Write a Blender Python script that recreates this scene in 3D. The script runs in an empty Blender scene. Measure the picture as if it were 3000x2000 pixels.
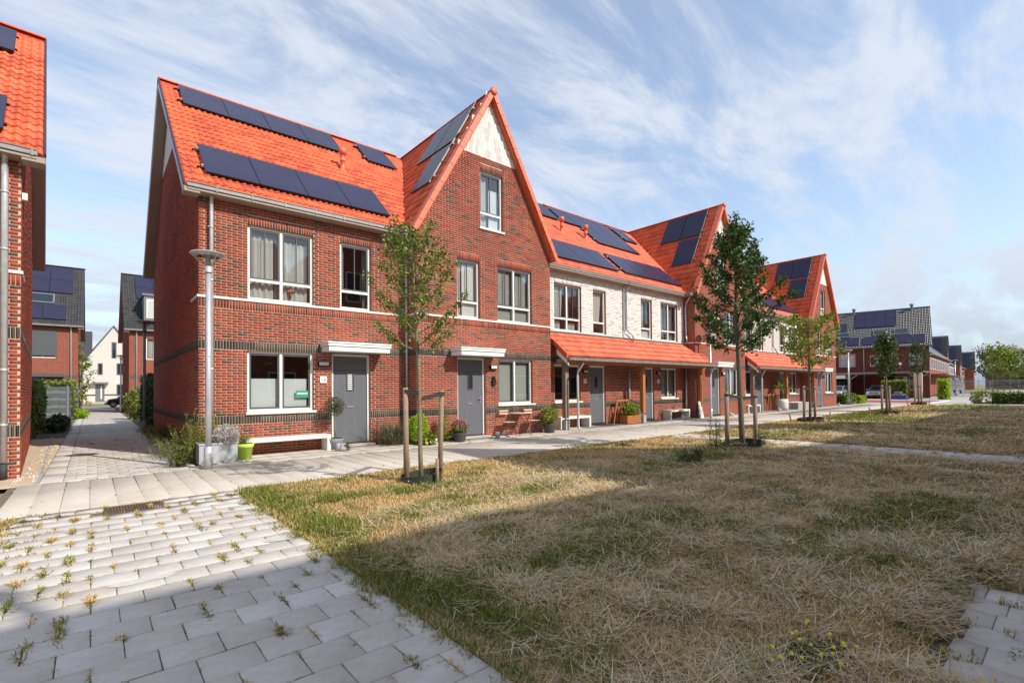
import bpy, math, random
import numpy as np
from mathutils import Matrix, Vector, Quaternion

random.seed(7); RNG = np.random.default_rng(7)
S = bpy.context.scene
COL = S.collection
PI = math.pi

# ------------------------------------------------------------------ camera
FPX, TH, PITCH, ROLL, SY, H = 1439.31, 0.8627, 0.0146, -0.0091, 116.61, 1.5007
c_, s_ = math.cos, math.sin
F0 = Vector((c_(TH), s_(TH), 0)); R0 = Vector((s_(TH), -c_(TH), 0)); U0 = Vector((0, 0, 1))
FW = F0 * c_(PITCH) + U0 * s_(PITCH); U1 = -F0 * s_(PITCH) + U0 * c_(PITCH)
RT = R0 * c_(ROLL) + U1 * s_(ROLL); UP = -R0 * s_(ROLL) + U1 * c_(ROLL)
cam_d = bpy.data.cameras.new('camera'); cam = bpy.data.objects.new('camera', cam_d); COL.objects.link(cam)
M = Matrix((( RT.x, UP.x, -FW.x, 0), (RT.y, UP.y, -FW.y, 0), (RT.z, UP.z, -FW.z, H), (0, 0, 0, 1)))
cam.matrix_world = M
cam_d.sensor_width = 36; cam_d.lens = FPX * 36 / 3000; cam_d.shift_y = SY / 3000
cam_d.clip_start = 0.05; cam_d.clip_end = 4000
S.camera = cam

# ------------------------------------------------------------------ light and sky
SUN_TRAVEL = Vector((-1.87, 4.65, -4.13)).normalized()
sun_d = bpy.data.lights.new('sun', 'SUN'); sun = bpy.data.objects.new('sun', sun_d); COL.objects.link(sun)
sun_d.energy = 2.2; sun_d.angle = math.radians(0.55); sun_d.color = (1.0, 0.93, 0.83)
sun.rotation_euler = SUN_TRAVEL.to_track_quat('-Z', 'Y').to_euler(); sun.location = (20, -30, 40)
W = bpy.data.worlds.new('World'); S.world = W; W.use_nodes = True
nt = W.node_tree; nt.nodes.clear()
def N(nt, t, **k):
    n = nt.nodes.new(t)
    for a, b in k.items(): setattr(n, a, b)
    return n
def LK(nt, a, b): nt.links.new(a, b)
sky = N(nt, 'ShaderNodeTexSky', sky_type='NISHITA', sun_disc=False)
sky.sun_elevation = math.radians(39.5); sky.sun_rotation = math.atan2(1.87, -4.65)
sky.air_density = 1.0; sky.dust_density = 0.25; sky.ozone_density = 2.2
bg = N(nt, 'ShaderNodeBackground'); out = N(nt, 'ShaderNodeOutputWorld')
bg.inputs['Strength'].default_value = 0.13
tc = N(nt, 'ShaderNodeTexCoord')
sep = N(nt, 'ShaderNodeSeparateXYZ'); LK(nt, tc.outputs['Generated'], sep.inputs[0])
def mth(nt, op, a, b=None, c=None, clamp=False):
    n = N(nt, 'ShaderNodeMath', operation=op); n.use_clamp = clamp
    for i, v in enumerate((a, b, c)):
        if v is None: continue
        if isinstance(v, (int, float)): n.inputs[i].default_value = v
        else: LK(nt, v, n.inputs[i])
    return n.outputs[0]
# cloud layer: direction projected on a high flat layer
zz = mth(nt, 'ADD', mth(nt, 'MAXIMUM', sep.outputs[2], 0.0), 0.22)
cx = mth(nt, 'DIVIDE', sep.outputs[0], zz); cy = mth(nt, 'DIVIDE', sep.outputs[1], zz)
cmb = N(nt, 'ShaderNodeCombineXYZ'); LK(nt, cx, cmb.inputs[0]); LK(nt, cy, cmb.inputs[1])
mp = N(nt, 'ShaderNodeMapping'); mp.inputs['Rotation'].default_value = (0, 0, 1.15); mp.inputs['Scale'].default_value = (.7, 1.9, 1); mp.inputs['Location'].default_value = (3.1, 1.7, 0)
LK(nt, cmb.outputs[0], mp.inputs[0])
n1 = N(nt, 'ShaderNodeTexNoise'); n1.inputs['Scale'].default_value = 1.9; n1.inputs['Detail'].default_value = 12; n1.inputs['Roughness'].default_value = 0.66; n1.inputs['Distortion'].default_value = 0.45
LK(nt, mp.outputs[0], n1.inputs['Vector'])
n2 = N(nt, 'ShaderNodeTexNoise'); n2.inputs['Scale'].default_value = 0.55; n2.inputs['Detail'].default_value = 3
LK(nt, cmb.outputs[0], n2.inputs['Vector'])
cl = mth(nt, 'ADD', mth(nt, 'MULTIPLY', n1.outputs[0], 0.75), mth(nt, 'MULTIPLY', n2.outputs[0], 0.45))
mr = N(nt, 'ShaderNodeMapRange'); mr.interpolation_type = 'SMOOTHSTEP'; mr.inputs[1].default_value = 0.50; mr.inputs[2].default_value = 0.69; mr.inputs[3].default_value = 0.20; mr.inputs[4].default_value = 0.92
LK(nt, cl, mr.inputs[0])
mix = N(nt, 'ShaderNodeMix', data_type='RGBA'); hz = mth(nt, 'MULTIPLY', mth(nt, 'POWER', mth(nt, 'SUBTRACT', 1.0, mth(nt, 'MAXIMUM', sep.outputs[2], 0.0), clamp=True), 9.0), .55)
az = mth(nt, 'ARCTAN2', sep.outputs[0], sep.outputs[1]); n3 = N(nt, 'ShaderNodeTexNoise'); n3.inputs['Scale'].default_value = 9; n3.inputs['Detail'].default_value = 7; n3.inputs['Roughness'].default_value = .7; LK(nt, tc.outputs['Generated'], n3.inputs['Vector'])
off = mth(nt, 'ADD', mth(nt, 'SUBTRACT', az, 0.052), mth(nt, 'MULTIPLY', mth(nt, 'SUBTRACT', n3.outputs[0], .5), .10)); off = mth(nt, 'ADD', off, mth(nt, 'MULTIPLY', mth(nt, 'SUBTRACT', sep.outputs[2], .47), .22))
trail = mth(nt, 'SUBTRACT', 1.0, mth(nt, 'DIVIDE', mth(nt, 'ABSOLUTE', off), .040), clamp=True); tz = N(nt, 'ShaderNodeMapRange'); tz.interpolation_type = 'SMOOTHSTEP'; tz.inputs[1].default_value = .36; tz.inputs[2].default_value = .46; LK(nt, sep.outputs[2], tz.inputs[0])
trail = mth(nt, 'MULTIPLY', mth(nt, 'MULTIPLY', mth(nt, 'POWER', trail, .7), tz.outputs[0]), mth(nt, 'MULTIPLY', n3.outputs[0], 1.25), clamp=True)
LK(nt, mth(nt, 'MAXIMUM', mr.outputs[0], trail), mix.inputs['Factor'])
low = N(nt, 'ShaderNodeMix', data_type='RGBA'); low.inputs['A'].default_value = (1, 1, 1, 1); low.inputs['B'].default_value = (1.25, 1.55, 1.98, 1); LK(nt, mth(nt, 'MULTIPLY', hz, 1.85, clamp=True), low.inputs['Factor']); LK(nt, mix.outputs['Result'], low.inputs['A']); tint = N(nt, 'ShaderNodeMix', data_type='RGBA'); tint.blend_type = 'MULTIPLY'; tint.inputs['Factor'].default_value = 1; LK(nt, sky.outputs[0], tint.inputs['A']); tint.inputs['B'].default_value = (.88, .82, .76, 1); LK(nt, tint.outputs['Result'], mix.inputs['A']); mix.inputs['B'].default_value = (2.55, 2.74, 3.08, 1)
LK(nt, low.outputs['Result'], bg.inputs[0]); LK(nt, bg.outputs[0], out.inputs[0])
S.view_settings.view_transform = 'Standard'; S.view_settings.look = 'None'
S.view_settings.exposure = 1.24; S.view_settings.gamma = 1.0; S.view_settings.use_curve_mapping = False
S.cycles.max_bounces = 6; S.cycles.transparent_max_bounces = 12; S.cycles.glossy_bounces = 3; S.cycles.diffuse_bounces = 4
S.cycles.use_denoising = True

# ------------------------------------------------------------------ materials
MAT = {}
def mat(name, col, rough=0.8, metal=0.0, spec=0.4, var=None, vscale=30.0, bump=0.0, bscale=200.0, attr=None, ramp=None, trans=0.0, coat=0.0, blotch=None):
    """var: second colour mixed by noise; ramp: list of (pos, colour) driven by the face attribute rnd"""
    m = bpy.data.materials.new(name); m.use_nodes = True; t = m.node_tree; t.nodes.clear()
    o = N(t, 'ShaderNodeOutputMaterial'); b = N(t, 'ShaderNodeBsdfPrincipled')
    b.inputs['Roughness'].default_value = rough; b.inputs['Metallic'].default_value = metal
    b.inputs['Specular IOR Level'].default_value = spec
    if coat: b.inputs['Coat Weight'].default_value = coat; b.inputs['Coat Roughness'].default_value = 0.05
    co = N(t, 'ShaderNodeTexCoord')
    cur = None
    if ramp:
        at = N(t, 'ShaderNodeAttribute', attribute_name='rnd'); r = N(t, 'ShaderNodeValToRGB'); LK(t, at.outputs['Fac'], r.inputs[0])
        e = r.color_ramp.elements
        while len(e) > 1: e.remove(e[-1])
        e[0].position = ramp[0][0]; e[0].color = (*ramp[0][1], 1)
        for p, cc in ramp[1:]:
            q = e.new(p); q.color = (*cc, 1)
        cur = r.outputs[0]
    else:
        rg = N(t, 'ShaderNodeRGB'); rg.outputs[0].default_value = (*col, 1); cur = rg.outputs[0]
    if var:
        nz = N(t, 'ShaderNodeTexNoise'); nz.inputs['Scale'].default_value = vscale; nz.inputs['Detail'].default_value = 5; nz.inputs['Roughness'].default_value = 0.65
        LK(t, co.outputs['Object'], nz.inputs['Vector'])
        mm = N(t, 'ShaderNodeMapRange'); mm.inputs[1].default_value = 0.35; mm.inputs[2].default_value = 0.7; LK(t, nz.outputs[0], mm.inputs[0])
        mx = N(t, 'ShaderNodeMix', data_type='RGBA')
        if ramp:
            mx.blend_type = 'MULTIPLY'
        LK(t, mm.outputs[0], mx.inputs['Factor']); LK(t, cur, mx.inputs['A']); mx.inputs['B'].default_value = (*var, 1); cur = mx.outputs['Result']
    if blotch:   # (colour, scale, lo, hi) world-scale stains
        nz = N(t, 'ShaderNodeTexNoise'); nz.inputs['Scale'].default_value = blotch[1]; nz.inputs['Detail'].default_value = 6; nz.inputs['Roughness'].default_value = 0.6
        g = N(t, 'ShaderNodeNewGeometry'); LK(t, g.outputs['Position'], nz.inputs['Vector'])
        mm = N(t, 'ShaderNodeMapRange'); mm.inputs[1].default_value = blotch[2]; mm.inputs[2].default_value = blotch[3]; LK(t, nz.outputs[0], mm.inputs[0])
        mx = N(t, 'ShaderNodeMix', data_type='RGBA'); mx.blend_type = 'MULTIPLY'
        LK(t, mm.outputs[0], mx.inputs['Factor']); LK(t, cur, mx.inputs['A']); mx.inputs['B'].default_value = (*blotch[0], 1); cur = mx.outputs['Result']
    LK(t, cur, b.inputs['Base Color'])
    if bump:
        nz = N(t, 'ShaderNodeTexNoise'); nz.inputs['Scale'].default_value = bscale; nz.inputs['Detail'].default_value = 4
        LK(t, co.outputs['Object'], nz.inputs['Vector'])
        bp = N(t, 'ShaderNodeBump'); bp.inputs['Strength'].default_value = bump; bp.inputs['Distance'].default_value = 0.01
        LK(t, nz.outputs[0], bp.inputs['Height']); LK(t, bp.outputs[0], b.inputs['Normal'])
    sh = b.outputs[0]
    if trans:
        tr = N(t, 'ShaderNodeBsdfTranslucent'); LK(t, cur, tr.inputs[0]); ms = N(t, 'ShaderNodeMixShader'); ms.inputs[0].default_value = trans
        LK(t, sh, ms.inputs[1]); LK(t, tr.outputs[0], ms.inputs[2]); sh = ms.outputs[0]
    LK(t, sh, o.inputs[0])
    MAT[name] = m
    return m
RED = [(0.0, (.45, .092, .046)), (0.3, (.38, .070, .038)), (0.55, (.48, .110, .052)), (0.75, (.31, .052, .033)), (0.86, (.33, .12, .08)), (0.93, (.15, .085, .07)), (1.0, (.10, .075, .068))]
mat('brick_red', (1, 1, 1), .85, ramp=RED, var=(.72, .62, .6), vscale=38, bump=.35, bscale=120, blotch=((.74, .70, .68), .7, .42, .66))
mat('brick_dark', (1, 1, 1), .85, ramp=[(0, (.085, .062, .052)), (.5, (.125, .092, .075)), (1, (.055, .045, .042))], var=(.7, .7, .7), vscale=40, bump=.35, bscale=120)
mat('brick_white', (1, 1, 1), .8, ramp=[(0, (.88, .86, .82)), (.5, (.82, .80, .76)), (.85, (.74, .71, .67)), (1, (.52, .48, .45))], var=(.92, .91, .90), vscale=30, bump=.4, bscale=100)
mat('mortar', (.55, .45, .34), .95, var=(.45, .37, .28), vscale=25, bump=.3)
mat('mortar_grey', (.34, .30, .26), .95, var=(.28, .25, .22), vscale=25, bump=.3)
mat('mortar_white', (.70, .67, .62), .95, var=(.62, .59, .54), vscale=25, bump=.3)
def brick_mat(name, a, b, mo, rot=0.0, scale=1.0):
    """for walls too far or too slanted to build brick by brick"""
    m = bpy.data.materials.new(name); m.use_nodes = True; t = m.node_tree; bs = t.nodes['Principled BSDF']
    co = N(t, 'ShaderNodeTexCoord'); sp = N(t, 'ShaderNodeSeparateXYZ'); LK(t, co.outputs['Object'], sp.inputs[0])
    ge = N(t, 'ShaderNodeNewGeometry')
    cb = N(t, 'ShaderNodeCombineXYZ'); LK(t, mth(t, 'ADD', sp.outputs[0], sp.outputs[1]), cb.inputs[0]); LK(t, sp.outputs[2], cb.inputs[1])
    br = N(t, 'ShaderNodeTexBrick'); br.inputs['Scale'].default_value = 1.0; br.inputs['Brick Width'].default_value = .22; br.inputs['Row Height'].default_value = .0625; br.inputs['Mortar Size'].default_value = .006; br.inputs['Mortar Smooth'].default_value = .2
    br.inputs['Color1'].default_value = (*a, 1); br.inputs['Color2'].default_value = (*b, 1); br.inputs['Mortar'].default_value = (*mo, 1); br.inputs['Bias'].default_value = -.2
    LK(t, cb.outputs[0], br.inputs['Vector'])
    nz = N(t, 'ShaderNodeTexNoise'); nz.inputs['Scale'].default_value = 9; nz.inputs['Detail'].default_value = 5; LK(t, co.outputs['Object'], nz.inputs['Vector'])
    mx = N(t, 'ShaderNodeMix', data_type='RGBA'); mx.blend_type = 'MULTIPLY'; LK(t, mth(t, 'MULTIPLY', nz.outputs[0], .75), mx.inputs['Factor']); LK(t, br.outputs[0], mx.inputs['A']); mx.inputs['B'].default_value = (.6, .52, .5, 1)
    LK(t, mx.outputs['Result'], bs.inputs['Base Color']); bs.inputs['Roughness'].default_value = .9; bs.inputs['Specular IOR Level'].default_value = .2
    bp = N(t, 'ShaderNodeBump'); bp.inputs['Strength'].default_value = .6; bp.inputs['Distance'].default_value = .01; bp.invert = True; LK(t, br.outputs['Fac'], bp.inputs['Height']); LK(t, bp.outputs[0], bs.inputs['Normal'])
    MAT[name] = m; return m
brick_mat('wall_red', (.34, .07, .04), (.24, .045, .032), (.46, .37, .29))
brick_mat('wall_maroon', (.17, .034, .028), (.11, .025, .022), (.22, .15, .12))
brick_mat('wall_dark', (.12, .09, .075), (.07, .055, .05), (.34, .3, .26))
brick_mat('wall_white', (.74, .72, .68), (.62, .60, .56), (.60, .57, .53))
mat('tile', (.64, .13, .05), .55, spec=.35, ramp=[(0, (.72, .165, .066)), (.4, (.65, .135, .052)), (.8, (.60, .115, .046)), (1, (.50, .095, .042))], var=(.90, .86, .83), vscale=9, bump=.2, bscale=60)
mat('tile_dull', (.50, .05, .02), .8)
mat('tile_trim', (.70, .19, .10), .5, spec=.4, var=(.62, .15, .08), vscale=6)
mat('tile_slate', (.04, .04, .045), .6, spec=.3, ramp=[(0, (.05, .05, .054)), (1, (.034, .034, .038))])
mat('tile_black', (.035, .035, .038), .36, spec=1.0, ramp=[(0, (.04, .04, .043)), (1, (.025, .025, .028))])
mat('white_paint', (.80, .79, .75), .45, var=(.74, .73, .69), vscale=9)
mat('stone_white', (.72, .70, .65), .8, var=(.60, .57, .52), vscale=14)
mat('shingle_white', (.7, .69, .65), .7, ramp=[(0, (.76, .74, .70)), (.7, (.70, .68, .64)), (1, (.60, .59, .56))], var=(.9, .9, .9), vscale=30)
mat('soffit', (.36, .30, .245), .7, var=(.32, .265, .22), vscale=3)
mat('fascia', (.62, .62, .66), .5)
mat('dark_verge', (.06, .025, .04), .6)
mat('zinc', (.27, .265, .25), .5, metal=.3, var=(.21, .21, .20), vscale=5)
mat('galvanised', (.60, .61, .62), .38, metal=.45, var=(.48, .49, .51), vscale=12)
mat('sash_grey', (.075, .08, .09), .45)
mat('door_grey', (.125, .133, .15), .42, spec=.5)
mat('door_groove', (.2, .21, .235), .5)
mat('black', (.012, .012, .014), .5)
mat('black_matte', (.02, .02, .02), .9)
mat('interior', (.22, .19, .165), .95)
mat('curtain', (.78, .77, .74), .9, var=(.70, .69, .66), vscale=5, trans=.3)
mat('curtain_grey', (.32, .32, .33), .9, var=(.26, .26, .27), vscale=5)
mat('blind', (.74, .75, .74), .85, var=(.69, .70, .69), vscale=3)
mat('blind_slats', (.50, .50, .45), .7)
mat('paper_green', (.03, .30, .18), .6)
mat('white_plastic', (.85, .85, .85), .4)
mat('metal_bright', (.78, .78, .78), .25, metal=.8)
mat('lamp_glass', (.62, .65, .64), .3)
mat('concrete_white', (.74, .72, .67), .75, var=(.66, .63, .58), vscale=8, bump=.1)
mat('concrete_grey', (.36, .36, .355), .8, var=(.28, .28, .28), vscale=7, bump=.15)
mat('zinc_planter', (.42, .44, .45), .55, var=(.30, .32, .33), vscale=4)
mat('lime_plastic', (.50, .72, .10), .38, var=(.45, .66, .09), vscale=5)
mat('pot_grey', (.22, .23, .25), .6, var=(.18, .19, .21), vscale=5)
mat('pot_dark', (.055, .055, .058), .6)
mat('wood_post', (.36, .26, .18), .85, var=(.25, .18, .125), vscale=14, bump=.4, bscale=40)
mat('wood_orange', (.46, .17, .055), .6, var=(.36, .125, .04), vscale=10, bump=.15)
mat('wood_grey', (.27, .21, .165), .8, var=(.2, .155, .12), vscale=10, bump=.2)
mat('wood_slat', (.66, .50, .36), .6, var=(.56, .42, .3), vscale=12)
mat('rubber', (.045, .04, .038), .7)
mat('ring_green', (.045, .06, .035), .5, var=(.035, .045, .03), vscale=6)
mat('bark', (.27, .235, .14), .9, var=(.15, .13, .075), vscale=25, bump=.5, bscale=60)
mat('bark_dark', (.13, .105, .075), .9, var=(.19, .16, .11), vscale=25, bump=.5, bscale=60)
mat('soil', (.10, .075, .05), 1.0, var=(.15, .115, .08), vscale=12, bump=.5, bscale=40)
mat('sand', (.56, .45, .33), .95, var=(.42, .33, .24), vscale=18, bump=.5, bscale=70)
mat('lawn_soil', (.27, .20, .125), 1.0, var=(.42, .31, .19), vscale=6, bump=.6, bscale=35)
mat('field_far', (.14, .16, .06), 1.0, var=(.30, .24, .12), vscale=.35)
PV = [(0, (.59, .55, .505)), (.4, (.56, .525, .48)), (.8, (.61, .57, .525)), (.93, (.53, .49, .445)), (1, (.64, .61, .57))]
mat('paver', (1, 1, 1), .85, ramp=PV, var=(.86, .85, .84), vscale=14, bump=.3, bscale=250, blotch=((.8, .78, .75), 1.3, .45, .7))
mat('slab', (1, 1, 1), .85, ramp=[(0, (.56, .51, .445)), (.5, (.53, .48, .415)), (1, (.59, .54, .475))], var=(.9, .89, .87), vscale=12, bump=.25, bscale=250, blotch=((.82, .8, .77), .9, .45, .72))
mat('slab_grey', (.22, .22, .22), .9, var=(.18, .18, .18), vscale=8)
mat('joint', (.20, .17, .13), 1.0, var=(.12, .10, .075), vscale=20, bump=.4)
mat('asphalt_red', (.30, .09, .075), .9, var=(.25, .075, .065), vscale=8)
mat('road_light', (.42, .40, .37), .9, var=(.36, .34, .32), vscale=4)
mat('paint_white', (.78, .78, .76), .7)
mat('drain', (.13, .085, .06), .7, metal=.3, var=(.2, .12, .08), vscale=30)
mat('road_smear', (.58, .57, .545), .85, var=(.50, .48, .45), vscale=18)
def grad(name, cols, rough=.75, trans=.25, spec=.25):
    n = len(cols) - 1
    return mat(name, (1, 1, 1), rough, ramp=[(i / n, c) for i, c in enumerate(cols)], trans=trans, spec=spec)
# one ramp for every blade of the lawn: 0-.35 green, .35-.65 olive/orange dry, .65-1 straw
grad('grass', [(.07, .125, .018), (.135, .195, .03), (.23, .26, .05), (.42, .30, .09), (.68, .42, .15), (.64, .46, .22), (.62, .51, .33), (.80, .70, .52)], trans=.2)
grad('leaf_holly', [(.06, .10, .014), (.13, .19, .025), (.22, .28, .04), (.33, .38, .06)], rough=.45, trans=.2, spec=.5)
grad('leaf_dark', [(.028, .055, .011), (.058, .105, .018), (.10, .165, .027), (.17, .24, .04)], rough=.4, trans=.2, spec=.5)
grad('leaf_yellow', [(.09, .14, .02), (.19, .26, .035), (.32, .39, .06), (.42, .36, .06)], rough=.5, trans=.3)
grad('leaf_olive', [(.04, .055, .02), (.07, .09, .035), (.11, .13, .05), (.16, .17, .07)], rough=.6, trans=.2)
grad('leaf_lime', [(.16, .26, .01), (.28, .42, .015), (.42, .56, .03), (.50, .60, .06)], rough=.6, trans=.25)
grad('leaf_hedge', [(.012, .028, .006), (.03, .055, .01), (.055, .085, .016), (.09, .13, .025)], rough=.5, trans=.15)
grad('leaf_silver', [(.30, .28, .26), (.45, .42, .40), (.60, .57, .54), (.68, .66, .62)], rough=.8, trans=.15)
grad('leaf_weed', [(.06, .085, .012), (.13, .16, .025), (.24, .26, .05), (.36, .36, .09)], rough=.7, trans=.25)
grad('leaf_reed', [(.06, .08, .035), (.12, .14, .07), (.26, .26, .15), (.36, .30, .18)], rough=.7, trans=.2)
mat('petal_pink', (.42, .12, .16), .7, var=(.30, .07, .10), vscale=40)
mat('petal_yellow', (.80, .62, .02), .6)
mat('petal_white', (.8, .8, .78), .6)
mat('petal_red', (.6, .03, .04), .6)
mat('panel_cell', (.026, .026, .058), .30, spec=.22, var=(.034, .034, .074), vscale=1.2)
mat('panel_frame', (.02, .02, .025), .4)
mat('car_grey', (.36, .40, .46), .3, metal=.55, coat=.7)
mat('car_black', (.012, .012, .016), .2, metal=.2, coat=.8)
mat('car_glass', (.02, .03, .04), .05, spec=.8)
mat('chrome', (.75, .75, .76), .15, metal=1)
mat('plate_orange', (.85, .38, .03), .5)
mat('tyre', (.02, .02, .02), .85)
mat('headlight', (.8, .82, .85), .12, spec=.8)
mat('blue_plastic', (.03, .035, .26), .45)
mat('blue_toy', (.05, .25, .55), .45)
mat('sign_white', (.76, .78, .80), .5)
mat('sign_blue', (.02, .05, .28), .5)
mat('sign_green', (.03, .30, .14), .5)
mat('fence_mesh', (.46, .44, .42), .6, metal=.4)
mat('shed_pale', (.62, .62, .60), .7)
mat('shed_blue', (.30, .42, .58), .6)
mat('tarp_blue', (.10, .13, .28), .6)
mat('woven_grey', (.115, .125, .13), .6, ramp=[(0, (.10, .11, .115)), (1, (.16, .17, .18))])
mat('shutter_grey', (.085, .092, .098), .5)
mat('frame_slate', (.16, .18, .19), .5)
mat('number_grey', (.25, .25, .25), .6)
def glass_mat(name, tint, refl=1.0):
    m = bpy.data.materials.new(name); m.use_nodes = True; t = m.node_tree; t.nodes.clear()
    o = N(t, 'ShaderNodeOutputMaterial'); g = N(t, 'ShaderNodeBsdfGlossy'); g.inputs['Roughness'].default_value = 0.0; g.inputs['Color'].default_value = (1, 1, 1, 1)
    tr = N(t, 'ShaderNodeBsdfTransparent'); tr.inputs[0].default_value = (*tint, 1)
    ge = N(t, 'ShaderNodeNewGeometry'); dp = N(t, 'ShaderNodeVectorMath', operation='DOT_PRODUCT'); LK(t, ge.outputs['Normal'], dp.inputs[0]); LK(t, ge.outputs['Incoming'], dp.inputs[1])
    ca = mth(t, 'ABSOLUTE', dp.outputs['Value']); f = mth(t, 'MULTIPLY_ADD', mth(t, 'POWER', mth(t, 'SUBTRACT', 1.0, ca), 3.5), .85 * refl, .14 * refl, clamp=True)
    ms = N(t, 'ShaderNodeMixShader'); LK(t, f, ms.inputs[0]); LK(t, tr.outputs[0], ms.inputs[1]); LK(t, g.outputs[0], ms.inputs[2]); LK(t, ms.outputs[0], o.inputs[0])
    MAT[name] = m
glass_mat('glass', (.80, .84, .83)); glass_mat('glass_lamp', (.85, .83, .78), .6)

# ------------------------------------------------------------------ mesh helpers
def mesh_np(name, V, Fq, mats, mi=None, rnd=None, smooth=False):
    V = np.asarray(V, np.float32).reshape(-1, 3); Fq = np.asarray(Fq, np.int32); k = Fq.shape[1]; n = len(Fq)
    me = bpy.data.meshes.new(name)
    me.vertices.add(len(V)); me.vertices.foreach_set('co', V.ravel())
    me.loops.add(n * k); me.loops.foreach_set('vertex_index', Fq.ravel())
    me.polygons.add(n); me.polygons.foreach_set('loop_start', np.arange(0, n * k, k, dtype=np.int32))
    for m in mats: me.materials.append(MAT[m])
    if mi is not None: me.polygons.foreach_set('material_index', np.asarray(mi, np.int32))
    if smooth: me.polygons.foreach_set('use_smooth', np.ones(n, bool))
    me.update(calc_edges=True)
    if rnd is not None:
        a = me.attributes.new('rnd', 'FLOAT', 'FACE'); a.data.foreach_set('value', np.asarray(rnd, np.float32))
    return me
class MB:
    def __init__(s, *mats): s.V = []; s.F = []; s.M = []; s.A = []; s.mats = list(mats) or ['white_paint']; s.sm = []
    def face(s, idx, m=0, a=0.5, smooth=False): s.F.append(tuple(idx)); s.M.append(m); s.A.append(a); s.sm.append(smooth)
    def v(s, *p): s.V.append(tuple(p)); return len(s.V) - 1
    def quad(s, p, m=0, a=.5):
        b = len(s.V); s.V += [tuple(q) for q in p]; s.face(range(b, b + len(p)), m, a); return s
    def box(s, x0, x1, y0, y1, z0, z1, m=0, a=.5):
        b = len(s.V)
        s.V += [(x0, y0, z0), (x1, y0, z0), (x1, y1, z0), (x0, y1, z0), (x0, y0, z1), (x1, y0, z1), (x1, y1, z1), (x0, y1, z1)]
        for f in ((0, 3, 2, 1), (4, 5, 6, 7), (0, 1, 5, 4), (1, 2, 6, 5), (2, 3, 7, 6), (3, 0, 4, 7)): s.face([b + i for i in f], m, a)
        return s
    def obox(s, c, ax, ay, az, m=0, a=.5):
        """box from centre and three half-axis vectors"""
        c, ax, ay, az = map(Vector, (c, ax, ay, az)); b = len(s.V)
        for k in ((-1, -1, -1), (1, -1, -1), (1, 1, -1), (-1, 1, -1), (-1, -1, 1), (1, -1, 1), (1, 1, 1), (-1, 1, 1)): s.V.append(tuple(c + ax * k[0] + ay * k[1] + az * k[2]))
        for f in ((0, 3, 2, 1), (4, 5, 6, 7), (0, 1, 5, 4), (1, 2, 6, 5), (2, 3, 7, 6), (3, 0, 4, 7)): s.face([b + i for i in f], m, a)
        return s
    def bar(s, p, q, w, h=None, m=0, a=.5):
        p, q = Vector(p), Vector(q); d = (q - p); L = d.length; d.normalize(); h = h or w
        u = d.cross(Vector((0, 0, 1)));
        if u.length < .01: u = Vector((1, 0, 0))
        u.normalize(); v = u.cross(d)
        return s.obox((p + q) / 2, d * L / 2, u * w / 2, v * h / 2, m, a)
    def tube(s, pts, r, n=8, m=0, a=.5, cap=True, smooth=True):
        pts = [Vector(p) for p in pts]; rs = r if isinstance(r, (list, tuple)) else [r] * len(pts); rings = []
        for i, p in enumerate(pts):
            d = (pts[min(i + 1, len(pts) - 1)] - pts[max(i - 1, 0)]).normalized()
            u = d.cross(Vector((0.13, 0.07, 1)) if abs(d.z) < .95 else Vector((1, 0.1, 0))).normalized(); v = d.cross(u)
            b = len(s.V)
            for k in range(n): an = 2 * PI * k / n; s.V.append(tuple(p + (u * c_(an) + v * s_(an)) * rs[i]))
            rings.append(b)
        for i in range(len(rings) - 1):
            for k in range(n): s.face((rings[i] + k, rings[i] + (k + 1) % n, rings[i + 1] + (k + 1) % n, rings[i + 1] + k), m, a, smooth)
        if cap:
            s.face([rings[0] + k for k in range(n)][::-1], m, a); s.face([rings[-1] + k for k in range(n)], m, a)
        return s
    def lathe(s, prof, c=(0, 0, 0), n=16, m=0, a=.5, smooth=True):
        """prof: (radius, z) from bottom to top"""
        rings = []
        for r, z in prof:
            b = len(s.V)
            for k in range(n): an = 2 * PI * k / n; s.V.append((c[0] + r * c_(an), c[1] + r * s_(an), c[2] + z))
            rings.append(b)
        for i in range(len(rings) - 1):
            for k in range(n): s.face((rings[i] + k, rings[i] + (k + 1) % n, rings[i + 1] + (k + 1) % n, rings[i + 1] + k), m, a, smooth)
        return s
    def prism(s, poly, d, m=0, a=.5):
        """poly: list of 3d points; extruded by vector d"""
        b = len(s.V); n = len(poly); d = Vector(d)
        s.V += [tuple(p) for p in poly] + [tuple(Vector(p) + d) for p in poly]
        s.face(list(range(b, b + n)), m, a); s.face(list(range(b + 2 * n - 1, b + n - 1, -1)), m, a)
        for i in range(n): s.face((b + i, b + n + i, b + n + (i + 1) % n, b + (i + 1) % n), m, a)
        return s
    def xf(s, start, mtx):
        for i in range(start, len(s.V)): s.V[i] = tuple(mtx @ Vector(s.V[i]))
        return s
    def mesh(s, name):
        me = bpy.data.meshes.new(name); me.from_pydata(s.V, [], s.F)
        for m in s.mats: me.materials.append(MAT[m])
        me.polygons.foreach_set('material_index', s.M); me.polygons.foreach_set('use_smooth', s.sm)
        a = me.attributes.new('rnd', 'FLOAT', 'FACE'); a.data.foreach_set('value', s.A)
        me.update(); return me
    def build(s, name, parent=None, **k):
        return link(name, s.mesh(name), parent, **k)
def link(name, me, parent=None, loc=None, rz=None, mtx=None, label=None, cat=None, group=None, kind=None):
    o = bpy.data.objects.new(name, me); COL.objects.link(o)
    if parent is not None: o.parent = parent
    if mtx is not None: o.matrix_local = mtx
    if loc is not None: o.location = loc
    if rz is not None: o.rotation_euler = (0, 0, rz)
    return tag(o, label, cat, group, kind)
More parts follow.
